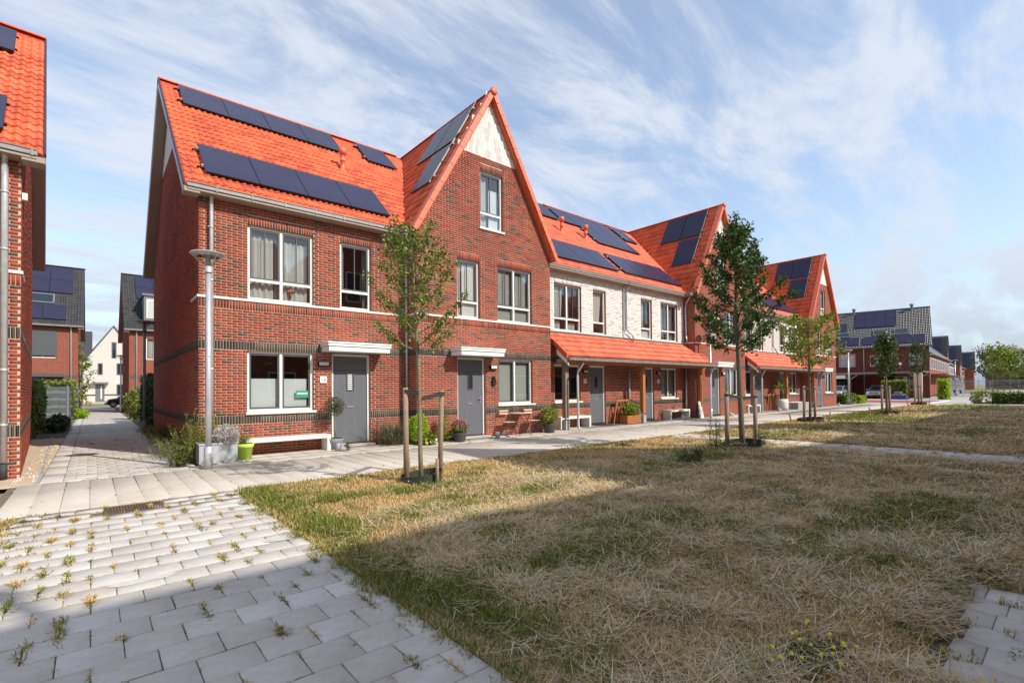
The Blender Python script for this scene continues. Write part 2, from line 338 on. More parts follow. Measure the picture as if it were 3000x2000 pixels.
def tag(o, label=None, cat=None, group=None, kind=None):
    for k, v in (('label', label), ('category', cat), ('group', group), ('kind', kind)):
        if v: o[k] = v
    return o
def thing(name, label, cat, loc=(0, 0, 0), rz=0, group=None):
    return link(name, None, loc=loc, rz=rz, label=label, cat=cat, group=group)
def copy_tree(o, parent=None):
    c = o.copy(); COL.objects.link(c)
    if parent is not None: c.parent = parent
    for ch in list(o.children): copy_tree(ch, c)
    return c
def vnoise(x, y, seed, scale):
    """smooth value noise 0..1"""
    r = np.random.default_rng(seed); T = r.random((64, 64)); x = np.asarray(x) * scale + 31.7; y = np.asarray(y) * scale + 17.3
    xi = np.floor(x).astype(int); yi = np.floor(y).astype(int); fx = x - xi; fy = y - yi; fx = fx * fx * (3 - 2 * fx); fy = fy * fy * (3 - 2 * fy)
    g = lambda a, b: T[a % 64, b % 64]
    return (g(xi, yi) * (1 - fx) + g(xi + 1, yi) * fx) * (1 - fy) + (g(xi, yi + 1) * (1 - fx) + g(xi + 1, yi + 1) * fx) * fy

# ------------------------------------------------------------------ building kit
CAMP = Vector((0, 0, H))
def world_of(parent, mtx=None):
    m = Matrix.Identity(4)
    p = parent; chain = []
    while p is not None: chain.append(p); p = p.parent
    for q in reversed(chain): m = m @ q.matrix_basis
    return m @ mtx if mtx is not None else m
def frame(ox, oy, rz=0.0): return Matrix.Translation((ox, oy, 0)) @ Matrix.Rotation(rz, 4, 'Z')
BT = {'red': 0, 'dark': 1, 'white': 2}
def sol(u0, u1, z0, z1, typ, pitch=.0605):
    n = max(1, round((u1 - u0) / pitch)); p = (u1 - u0) / n
    return [(u0 + i * p + .0055, z0 + .006, p - .011, (z1 - z0) - .012, BT[typ], random.random()) for i in range(n)]
def lay(segs, left, right, openings, phase=0.0):
    out = []; row = 0
    for z0, z1, kind in segs:
        if kind.startswith('sol_'):
            zm = (z0 + z1) / 2; a, b = left(zm), right(zm); cuts = [(a, b)]
            for (u0, u1, v0, v1) in openings:
                if v0 < z1 - .03 and v1 > z0 + .03:
                    nc = []
                    for (p, q) in cuts:
                        if u1 <= p or u0 >= q: nc.append((p, q))
                        else:
                            if u0 > p: nc.append((p, u0))
                            if u1 < q: nc.append((u1, q))
                    cuts = nc
            for p, q in cuts: out += sol(p, q, z0, z1, kind[4:])
            continue
        n = max(1, round((z1 - z0) / .0625)); hh = (z1 - z0) / n
        for k in range(n):
            v0 = z0 + k * hh; v1 = v0 + hh; row += 1; a, b = left(v0 + hh / 2), right(v0 + hh / 2); cuts = [(a, b)]
            for (u0, u1, w0, w1) in openings:
                if w0 < v1 - .02 and w1 > v0 + .02:
                    nc = []
                    for (p, q) in cuts:
                        if u1 <= p or u0 >= q: nc.append((p, q))
                        else:
                            if u0 > p + .02: nc.append((p, u0))
                            if u1 < q - .02: nc.append((u1, q))
                    cuts = nc
            off = phase + (.11 if row % 2 else 0.0)
            for p, q in cuts:
                k0 = math.floor((p - off) / .22)
                x = off + k0 * .22
                while x < q:
                    e0, e1 = max(x, p), min(x + .22, q)
                    if e1 - e0 > .035: out.append((e0 + (.006 if e0 > p else 0), v0 + .0065, e1 - e0 - (.012 if e1 < q else .006), hh - .0135, BT[kind], random.random()))
                    x += .22
    return out
_brick_cache = {}
def brick_mesh(typ, var, shade):
    key = (typ, var, shade)
    if key not in _brick_cache:
        d = .009 if not var else .0105; a, h = .105, .025
        V = [(-a, 0, -h), (a, 0, -h), (a, 0, h), (-a, 0, h), (-a + .002, -d, -h + .002), (a - .002, -d, -h + .002), (a - .002, -d, h - .002), (-a + .002, -d, h - .002)]
        Fq = [(4, 5, 6, 7), (0, 1, 5, 4), (1, 2, 6, 5), (2, 3, 7, 6), (3, 0, 4, 7)]
        _brick_cache[key] = mesh_np('brick', V, Fq, [('brick_red', 'brick_dark', 'brick_white')[typ]], rnd=[shade] * 5)
    return _brick_cache[key]
BOXF = np.array([(4, 5, 6, 7), (0, 1, 5, 4), (1, 2, 6, 5), (2, 3, 7, 6), (3, 0, 4, 7)])
def bricks(parent, fm, items, n_ind=300, merged_name='brickwork', ykey=None):
    it = np.array(items, float); wm = np.array(world_of(parent, fm))
    P = np.c_[it[:, 0] + it[:, 2] / 2, np.zeros(len(it)), it[:, 1] + it[:, 3] / 2, np.ones(len(it))] @ wm.T
    d = np.linalg.norm(P[:, :3] - np.array(CAMP), axis=1); order = np.argsort(d); ind, rest = order[:n_ind], order[n_ind:]
    for i in ind:
        u, v, w, h, t, r = it[i]; me = brick_mesh(int(t), i % 2, round(round(r * 9) / 9, 3))
        m = fm @ Matrix.Translation((u + w / 2, 0, v + h / 2)) @ Matrix.Diagonal((w / .21, 1, h / .05, 1))
        link('brick', me, parent, mtx=m)
    if len(rest):
        it = it[rest]; n = len(it); u, v, w, h = it[:, 0], it[:, 1], it[:, 2], it[:, 3]; dd = -(.008 + .004 * np.random.default_rng(3).random(n)); z = np.zeros(n); b = .002
        V = np.stack([np.c_[u, z, v], np.c_[u + w, z, v], np.c_[u + w, z, v + h], np.c_[u, z, v + h], np.c_[u + b, dd, v + b], np.c_[u + w - b, dd, v + b], np.c_[u + w - b, dd, v + h - b], np.c_[u + b, dd, v + h - b]], 1).reshape(-1, 3)
        Fq = (BOXF[None] + 8 * np.arange(n)[:, None, None]).reshape(-1, 4)
        me = mesh_np(merged_name, V, Fq, ['brick_red', 'brick_dark', 'brick_white'], mi=np.repeat(it[:, 4].astype(int), 5), rnd=np.repeat(it[:, 5], 5))
        link(merged_name, me, parent, mtx=fm, kind='stuff')
def wall_sheet(mb, left, right, zs, openings, y=0.0, m=0, rm=1, depth=.13):
    zs = sorted(set([round(z, 4) for z in zs] + [round(o[i], 4) for o in openings for i in (2, 3)]))
    for a, b in zip(zs[:-1], zs[1:]):
        if b - a < 1e-4: continue
        ops = sorted([o for o in openings if o[2] < b - 1e-4 and o[3] > a + 1e-4]); zm = (a + b) / 2
        xs = [(left(a), left(b))]
        for o in ops: xs += [(o[0], o[0]), (o[1], o[1])]
        xs.append((right(a), right(b)))
        for i in range(0, len(xs), 2):
            p, q = xs[i], xs[i + 1]
            mb.quad([(p[0], y, a), (q[0], y, a), (q[1], y, b), (p[1], y, b)], m)
    for (u0, u1, v0, v1) in openings:
        mb.quad([(u0, y, v0), (u0, y + depth, v0), (u0, y + depth, v1), (u0, y, v1)], rm); mb.quad([(u1, y, v0), (u1, y, v1), (u1, y + depth, v1), (u1, y + depth, v0)], rm)
        mb.quad([(u0, y, v1), (u0, y + depth, v1), (u1, y + depth, v1), (u1, y, v1)], rm); mb.quad([(u0, y, v0), (u1, y, v0), (u1, y + depth, v0), (u0, y + depth, v0)], rm)
def cloth(u0, u1, z0, z1, y, m='curtain', amp=.03, folds=9, gather=0.0):
    n = folds * 4; mb = MB(m); vs = []
    for i in range(n + 1):
        t = i / n; u = u0 + (u1 - u0) * t; yy = y + amp * math.sin(t * folds * 2 * PI) + amp * .4 * math.sin(t * folds * 3.7)
        ut = u; ub = u0 + (u1 - u0) * (t * (1 - gather))
        vs.append((mb.v(ub, yy, z0), mb.v(ut, yy, z1)))
    for i in range(n): mb.face((vs[i][0], vs[i + 1][0], vs[i + 1][1], vs[i][1]), smooth=True)
    return mb
def slats(u0, u1, z0, z1, y, m='blind_slats', step=.03):
    mb = MB(m); z = z0
    while z < z1: mb.quad([(u0, y - .006, z), (u1, y - .006, z), (u1, y + .006, z + step * .82), (u0, y + .006, z + step * .82)]); z += step
    return mb
def window(parent, fm, u0, u1, z0, z1, cols=2, transom=None, sash='upper', bar=True, behind=(), sill=False, frame_m='white_paint', y=.07, label=None):
    """behind: list of ('curtain'|'blind'|'slats', u0f, u1f, z0f, z1f)"""
    f = .062; mb = MB(frame_m, 'white_paint')
    mb.box(u0, u0 + f, y, y + .07, z0, z1); mb.box(u1 - f, u1, y, y + .07, z0, z1)
    mb.box(u0 + f, u1 - f, y, y + .07, z1 - f, z1); mb.box(u0 + f, u1 - f, y, y + .07, z0, z0 + f)
    cw = (u1 - u0 - f * (cols + 1)) / cols; cells = []
    rows = [(z0 + f, z1 - f)]
    if transom: rows = [(z0 + f, transom - f / 2), (transom + f / 2, z1 - f)]
    for c in range(cols):
        a = u0 + f + c * (cw + f)
        if c: mb.box(a - f, a, y, y + .07, z0 + f, z1 - f)
        if transom: mb.box(a, a + cw, y, y + .07, transom - f / 2, transom + f / 2)
        for ri, (p, q) in enumerate(rows): cells.append((a, a + cw, p, q, (sash == 'all') or (sash == 'upper' and (ri == 1 or not transom))))
    w = mb.build('window', parent, mtx=fm, label=label)
    for (a, b, p, q, sa) in cells:
        if sa:
            g = .042; sb = MB('sash_grey'); yy = y + .018
            sb.box(a + .004, a + g, yy, yy + .04, p + .004, q - .004); sb.box(b - g, b - .004, yy, yy + .04, p + .004, q - .004)
            sb.box(a + g, b - g, yy, yy + .04, q - g, q - .004); sb.box(a + g, b - g, yy, yy + .04, p + .004, p + g)
            if bar: sb.box((a + b) / 2 - .011, (a + b) / 2 + .011, yy + .002, yy + .03, p + g, q - g)
            sb.build('sash', w)
        pm = MB('glass'); pm.quad([(a, y + .045, p), (b, y + .045, p), (b, y + .045, q), (a, y + .045, q)]); pm.build('pane', w)
    for bh in behind:
        k, a, b, p, q = bh; A, B = u0 + f + (u1 - u0 - 2 * f) * a, u0 + f + (u1 - u0 - 2 * f) * b; P, Q = z0 + f + (z1 - z0 - 2 * f) * p, z0 + f + (z1 - z0 - 2 * f) * q
        if k == 'curtain': cloth(A, B, P, Q, y + .17, folds=max(2, int((B - A) / .12))).build('curtain', w)
        elif k == 'curtain_grey': cloth(A, B, P, Q, y + .17, 'curtain_grey', folds=max(2, int((B - A) / .12))).build('curtain', w)
        elif k == 'drape': cloth(A, B, P, Q, y + .15, folds=4, amp=.02, gather=.18).build('curtain', w)
        elif k == 'blind': MB('blind').box(A, B, y + .10, y + .105, P, Q).build('blind', w)
        elif k == 'slats': slats(A, B, P, Q, y + .11).build('blind', w)
    if sill: MB('stone_white').box(u0 - .03, u1 + .10 if sill is True else u1 + sill, -.05, .08, z0 - .06, z0 - .002).build('sill', w)
    return w
def door(parent, fm, u0, u1, z0=.05, z1=2.46, handle='right', blinds=False, frame_m='white_paint', label=None):
    y = .08; fw = .06; a, b = u0 + fw, u1 - fw; zt = 2.02
    L = MB('door_grey', 'door_groove', 'black', 'blind'); L.box(a, b, y + .01, y + .06, z0 + .04, zt); L.box(a, b, y + .012, y + .06, zt + .012, z1 - fw)
    wd = b - a; g = .008; yy = y + .007
    def line(x0, x1, p, q): L.box(x0, x1, yy, y + .012, p, q, 1)
    xs = [a + .10, a + .10 + (wd - .2) * .31, a + .10 + (wd - .2) * .36, a + .10 + (wd - .2) * .64, a + .10 + (wd - .2) * .69, b - .10]
    for (p, q) in ((.22 + z0, .98), (1.10, 1.90)):
        for i in (0, 2, 4):
            pp, qq = (p, q) if not (i == 2 and q > 1.5) else (p, 1.45)
            line(xs[i], xs[i] + g, pp, qq); line(xs[i + 1] - g, xs[i + 1], pp, qq); line(xs[i] + g, xs[i + 1] - g, pp, pp + g); line(xs[i] + g, xs[i + 1] - g, qq - g, qq)
    d = L.build('door', parent, mtx=fm, label=label)
    Fm = MB(frame_m); Fm.box(u0, a, y - .02, y + .06, z0 - .05, z1); Fm.box(b, u1, y - .02, y + .06, z0 - .05, z1); Fm.box(a, b, y - .02, y + .06, z1 - fw, z1); Fm.build('frame', d)
    cx = (a + b) / 2; v0, v1 = 1.50, 1.93; vw = .085
    V = MB('door_grey'); V.box(cx - vw - .02, cx - vw, y - .012, y + .008, v0 - .02, v1 + .02); V.box(cx + vw, cx + vw + .02, y - .012, y + .008, v0 - .02, v1 + .02); V.box(cx - vw, cx + vw, y - .012, y + .008, v1, v1 + .02); V.box(cx - vw, cx + vw, y - .012, y + .008, v0 - .02, v0); V.build('vision_frame', d)
    P = MB('black', 'blind'); P.box(cx - vw, cx + vw, y + .004, y + .009, v0, v1)
    if blinds:
        k = v0 + .01
        while k < v1 - .02: P.box(cx - vw + .012, cx + vw - .03, y, y + .003, k, k + .034, 1); k += .056
    P.build('vision_pane', d)
    Sl = MB('metal_bright'); Sl.box(cx - .10, cx + .10, y - .006, y + .009, 1.02, 1.07); Sl.build('letter_slot', d)
    hx = b - .07 if handle == 'right' else a + .07
    Hh = MB('metal_bright'); Hh.box(hx - .018, hx + .018, y, y + .009, 1.05, 1.29); Hh.bar((hx, y - .04, 1.19), (hx + (-.1 if handle == 'right' else .1), y - .04, 1.19), .02); Hh.bar((hx, y - .045, 1.19), (hx, y + .005, 1.19), .022); Hh.build('handle', d)
    MB('black_matte').box(a - .03, b + .03, y - .04, y + .05, z0 - .05, z0 + .035).build('threshold', d)
    return d
def canopy(parent, fm, u0, u1, z=2.49):
    mb = MB('white_paint'); mb.box(u0 + .04, u1 - .04, -.56, -.002, z, z + .115); mb.box(u0 + .015, u1 - .015, -.585, -.002, z + .125, z + .19); mb.box(u0, u1, -.60, -.002, z + .195, z + .235)
    return mb.build('door_canopy', parent, mtx=fm)
def wall_lamp(parent, fm, u, z):
    mb = MB('black', 'metal_bright'); mb.box(u - .13, u + .13, -.075, -.009, z + .045, z + .06); mb.box(u - .13, u + .13, -.10, -.009, z - .06, z - .045); mb.box(u - .14, u - .128, -.10, -.009, z - .06, z + .06); mb.box(u + .128, u + .14, -.10, -.009, z - .06, z + .06)
    o = mb.build('wall_lamp', parent, mtx=fm); MB('lamp_glass').box(u - .125, u + .125, -.085, -.009, z - .044, z + .044).build('lamp_cover', o); return o
def text_mesh(s, size, m, ext=.003):
    cu = bpy.data.curves.new('txt', 'FONT'); cu.body = s; cu.size = size; cu.extrude = ext; cu.align_x = 'CENTER'; cu.align_y = 'CENTER'; cu.resolution_u = 3
    ob = bpy.data.objects.new('txt', cu); COL.objects.link(ob); bpy.context.view_layer.update()
    me = bpy.data.meshes.new_from_object(ob); bpy.data.objects.remove(ob); me.materials.clear(); me.materials.append(MAT[m]); return me
def number_sign(parent, fm, u, z, txt, size=.145):
    o = MB('white_plastic').box(u - .085, u + .085, -.03, -.009, z - .085, z + .085).build('house_number', parent, mtx=fm)
    link('digits', text_mesh(txt, size, 'number_grey'), o, mtx=Matrix.Translation((u, -.0335, z)) @ Matrix.Rotation(PI / 2, 4, 'X'))
    return o
def gutter(parent, fm, u0, u1, z=5.93, y0=-.335, end=True, name='gutter'):
    mb = MB('zinc'); y1 = -.20; t = .006
    mb.box(u0, u1, y0, y0 + t, z, z + .10); mb.box(u0, u1, y0 + t, y1, z, z + t); mb.box(u0, u1, y1, y1 + t, z, z + .08)
    mb.tube([(u0, y0 - .004, z + .10), (u1, y0 - .004, z + .10)], .011, 6); mb.tube([(u0, y0 - .003, z + .012), (u1, y0 - .003, z + .012)], .008, 6)
    mb.box(u0 - t, u0, y0, y1, z, z + .10); mb.box(u1, u1 + t, y0, y1, z, z + .10)
    g = mb.build(name, parent, mtx=fm)
    x = u0 + .55; br = MB('zinc')
    while x < u1: br.box(x - .014, x + .014, y0 - .012, y0 - .003, z - .006, z + .115); br.box(x - .014, x + .014, y0 - .012, -.02, z - .012, z - .002); x += .72
    br.build('gutter_bracket', g)
    MB('soffit').box(u0, u1, -.325, -.001, z - .05, z - .013).build('soffit', parent, mtx=fm)
    return g
def downpipe(parent, fm, pts, r=.042, clips=()):
    o = MB('galvanised').tube(pts, r, 10).build('downpipe', parent, mtx=fm)
    for (x, y, z) in clips:
        MB('galvanised').tube([(x, y, z - .02), (x, y, z + .02)], r + .009, 10).box(x - .06, x - .03, y, y + .05, z - .015, z + .015).build('pipe_clip', o)
    return o

# ------------------------------------------------------------------ roof kit
_tile = {}
def tile_arrays(nx=12):
    w, L = .30, .365; V = []
    for j, (yy, zz) in enumerate(((0, .018), (0, .036), (L, .014))):
        for i in range(nx + 1):
            x = w * i / nx; hh = (0, .005, .017, .036, .037, .016)[i % 6]
            V.append((x, yy, zz - (.022 if j == 0 else 0) + hh - .01))
    Fq = []
    n = nx + 1
    for i in range(nx): Fq.append((i, i + 1, n + i + 1, n + i)); Fq.append((n + i, n + i + 1, 2 * n + i + 1, 2 * n + i))
    return np.array(V), np.array(Fq)
def tile_mesh(m, k):
    if (m, k) not in _tile:
        V, Fq = tile_arrays(); me = mesh_np('roof_tile', V, Fq, [m], rnd=[k / 5] * len(Fq), smooth=False)
        sm = np.zeros(len(Fq), bool); sm[1::2] = True; me.polygons.foreach_set('use_smooth', sm); _tile[(m, k)] = me
    return _tile[(m, k)]
def plane_mtx(P, U, V):
    U, V = Vector(U).normalized(), Vector(V).normalized(); n = U.cross(V)
    return Matrix(((U.x, V.x, n.x, P[0]), (U.y, V.y, n.y, P[1]), (U.z, V.z, n.z, P[2]), (0, 0, 0, 1)))
def tiles(parent, pm, ncol, nrow, keep=None, n_ind=300, m='tile', e=.335, w=.30):
    pos = []
    for r in range(nrow):
        for c in range(ncol):
            if keep is None or keep(pm @ Vector(((c + .5) * w, (r + .5) * e, 0))): pos.append((c * w, r * e))
    if not pos: return
    wm = world_of(parent, pm)
    pos.sort(key=lambda p: (wm @ Vector((p[0], p[1], 0)) - CAMP).length)
    rr = random.Random(5)
    for (x, y) in pos[:n_ind]:
        link('roof_tile', tile_mesh(m, rr.randrange(6)), parent, mtx=pm @ Matrix.Translation((x + rr.uniform(-.002, .002), y + rr.uniform(-.005, .005), rr.uniform(-.002, .003))))
    rest = np.array(pos[n_ind:])
    if len(rest):
        V, Fq = tile_arrays(); n = len(rest); rg = np.random.default_rng(2)
        VV = V[None] + np.c_[rest, np.zeros(n)][:, None, :] + np.c_[np.zeros((n, 1)), rg.uniform(-.005, .005, n), rg.uniform(-.002, .003, n)][:, None, :]
        FF = (Fq[None] + len(V) * np.arange(n)[:, None, None]).reshape(-1, 4)
        me = mesh_np('tile_field', VV, FF, [m], rnd=np.repeat(rg.random(n), len(Fq)))
        link('tile_field', me, parent, mtx=pm, kind='stuff')
def under(parent, pm, w, l, m='tile_dull', name='roof'):
    return MB(m).box(0, w, 0, l, -.10, .003).build(name, parent, mtx=pm)
_panels = {}
def solar(parent, pm, x, y, w, l, lift=.13):
    k = (round(w, 3), round(l, 3))
    if k not in _panels:
        mb = MB('panel_frame', 'panel_cell'); mb.box(0, w, 0, l, -.035, 0); mb.quad([(.012, .012, .002), (w - .012, .012, .002), (w - .012, l - .012, .002), (.012, l - .012, .002)], 1)
        _panels[k] = mb.mesh('solar_panel')
    return link('solar_panel', _panels[k], parent, mtx=pm @ Matrix.Translation((x, y, lift)))
def solar_row(parent, pm, x, y, n, w=1.15, l=1.66, gap=.012, clamps=True):
    for i in range(n): solar(parent, pm, x + i * w, y, w - gap, l)
    if clamps:
        mb = MB('black', 'metal_bright')
        for yy in (y + .32, y + l - .32):
            mb.box(x - .13, x + n * w + .03, yy - .02, yy + .02, .045, .09); mb.box(x - .05, x - .004, yy - .035, yy + .035, .085, .14, 1)
        mb.build('mounting_rail', parent, mtx=pm)
def vent_pipe(parent, x, y, z, h=.62, m='tile_trim'):
    return MB(m).lathe([(.20, -.10), (.13, .02), (.075, .08), (.075, .34), (.085, .345), (.085, .36), (.075, .365), (.075, h - .2), (.115, h - .19), (.115, h - .01), (.10, h), (.001, h)], (x, y, z), 14).build('vent_pipe', parent)
def ridge(parent, p, q, m='tile', w=.10, name='ridge_cap', step=.42):
    p, q = Vector(p), Vector(q); d = q - p; n = max(1, int(d.length / step)); d /= n
    side = d.normalized().cross(Vector((0, 0, 1)))
    me = None
    for i in range(n):
        if me is None:
            mb = MB(m); D = d * 1.04; prof = []
            for k in range(7): an = PI * k / 6; prof.append(side * (w * c_(an)) + Vector((0, 0, w * .75 * s_(an))))
            for k in range(6):
                a, b = prof[k], prof[k + 1]; mb.quad([a, b, b * .93 + D, a * .93 + D])
            mb.quad([*prof]); me = mb.mesh('ridge_cap')
        link(name, me, parent, mtx=Matrix.Translation(p + d * i))

YE, ZE, SL = -.29, 5.95, .907        # eave edge of the main roofs (local y, z) and their slope
DEP = 10.3                            # house depth
def mainroof_mtx(x0): return plane_mtx((x0, YE, ZE), (1, 0, 0), (0, 1, SL))
RY = DEP / 2; RZ = ZE + (RY - YE) * SL
SLEN = (RY - YE) * math.hypot(1, SL)
def main_roof(h, x0, x1, keep=None, n_ind=300, detail=True):
    pm = mainroof_mtx(x0); n = math.ceil((x1 - x0) / .30 - .01)
    under(h, pm, x1 - x0, SLEN, 'tile_dull')
    rb = plane_mtx((x1, DEP - YE, ZE), (-1, 0, 0), (0, -1, SL)); under(h, rb, x1 - x0, SLEN, 'tile')
    tiles(h, pm, n, 21, keep, n_ind)
    ridge(h, (x0, RY, RZ + .005), (x1, RY, RZ + .005))
    return pm
def shell(h, x0, x1, z1=5.9, m='wall_red', sides=(True, True)):
    mb = MB(m)
    mb.quad([(x1, DEP, 0), (x0, DEP, 0), (x0, DEP, z1), (x1, DEP, z1)])
    if sides[0]: mb.quad([(x0, DEP, 0), (x0, 0, 0), (x0, 0, z1), (x0, RY, RZ - .15), (x0, DEP, z1)])
    if sides[1]: mb.quad([(x1, 0, 0), (x1, DEP, 0), (x1, DEP, z1), (x1, RY, RZ - .15), (x1, 0, z1)])
    mb.build('side_wall', h)
    I = MB('interior', 'wall_dark'); I.box(x0 + .05, x1 - .05, 2.2, 2.25, 0, 7.3); I.box(x0 + .05, x1 - .05, .3, 2.2, 2.70, 2.95); I.box(x0 + .05, x1 - .05, .15, 2.2, -.02, 0.02); I.build('interior', h)

# ------------------------------------------------------------------ the terraced row
D1, D2 = 12.8385, 12.2464
I4 = Matrix.Identity(4)
SEG_RED = [(0, .725, 'red'), (.725, .935, 'sol_dark'), (.935, 2.455, 'red'), (2.455, 2.667, 'sol_dark'), (2.667, 3.40, 'red'), (3.40, 3.61, 'sol_red')]
def string_course(h, fm, u0, u1): return MB('stone_white').box(u0, u1, -.032, .06, 3.61, 3.668).build('string_course', h, mtx=fm)
def facade(h, fm, Wd, segs, real, lint, left=None, right=None, ztop=5.93, zext=(), detail=2, n_ind=300, mort='mortar', upper='wall_red'):
    """real: window and door openings; lint: lintels (u0,u1,z0,z1,type)"""
    left = left or (lambda z: 0.0); right = right or (lambda z: Wd)
    ops = list(real)
    if detail == 2:
        mb = MB(mort, 'wall_red'); wall_sheet(mb, left, right, [0, ztop, *zext], ops); mb.build('wall', h, mtx=fm)
        bo = ops + [(a, b, p, q) for a, b, p, q, t in lint]
        it = lay(segs, left, right, bo)
        for a, b, p, q, t in lint: it += sol(a, b, p, q, t)
        bricks(h, fm, it, n_ind)
    else:
        if upper == 'wall_red':
            mb = MB('wall_red', 'wall_red'); wall_sheet(mb, left, right, [0, ztop, *zext], ops); mb.build('wall', h, mtx=fm)
        else:
            lo = [o for o in ops if o[2] < 3]; hi = [o for o in ops if o[2] > 3]
            mb = MB('wall_red', 'wall_red', 'wall_white'); wall_sheet(mb, left, right, [0, 3.64], lo); wall_sheet(mb, left, right, [3.64, ztop, *zext], hi, m=2); mb.build('wall', h, mtx=fm)
        bd = MB('wall_dark', 'brick_red', 'brick_white')
        def strip(p, q, m):
            cuts = [(left((p + q) / 2), right((p + q) / 2))]
            for (u0, u1, v0, v1) in ops:
                if v0 < q - .03 and v1 > p + .03:
                    nc = []
                    for (a, b) in cuts:
                        if u1 <= a or u0 >= b: nc.append((a, b))
                        else:
                            if u0 > a: nc.append((a, u0))
                            if u1 < b: nc.append((u1, b))
                    cuts = nc
            for a, b in cuts: bd.box(a, b, -.006, .01, p, q, m)
        strip(.725, .935, 0); strip(2.455, 2.667, 0); strip(3.40, 3.61, 1)
        for a, b, p, q, t in lint: bd.box(a, b, -.007, .01, p, q, 2 if t == 'white' else 1, .4)
        bd.build('brick_band', h, mtx=fm, kind='stuff')

def verge_tiles(h, x0, z0, x1, z1, y, n, flip=1):
    p, q = Vector((x0, 0, z0)), Vector((x1, 0, z1)); d = (q - p) / n; perp = Vector((-d.z, 0, d.x)).normalized() * flip
    me = None
    for i in range(n):
        if me is None:
            mb = MB('tile_trim'); mb.obox(d * .5 + perp * (-.005), d * .482, Vector((0, .03, 0)), perp * .062); mb.obox(d * .5 + perp * .068 + Vector((0, .10, 0)), d * .49, Vector((0, .13, 0)), perp * .012); me = mb.mesh('verge_tile')
        link('verge_tile', me, h, mtx=Matrix.Translation(p + d * i + Vector((0, y - (i % 2) * .006, 0))))
def shingles(h, half, zb, zt, cx, k, y=-.02):
    """white shingles in the top of a gable"""
    mes = []
    for q in range(4): mes.append(MB('shingle_white').obox((0, 0, .13), (.0510, 0, 0), (0, .007, 0), (0, -.014, .130), a=q / 3).mesh('shingle'))
    z = zb; row = 0; rr = random.Random(3)
    while z < zt - .1:
        w = (zt - z) / k; x = cx - w + (.0535 if row % 2 else 0)
        x = cx - math.floor(w / .107) * .107 + (.0535 if row % 2 else 0)
        while x < cx + w - .02:
            link('shingle', mes[rr.randrange(4)], h, mtx=Matrix.Translation((x, y + rr.uniform(-.004, .004), z + rr.uniform(-.006, .006)))); x += .107
        z += .235; row += 1

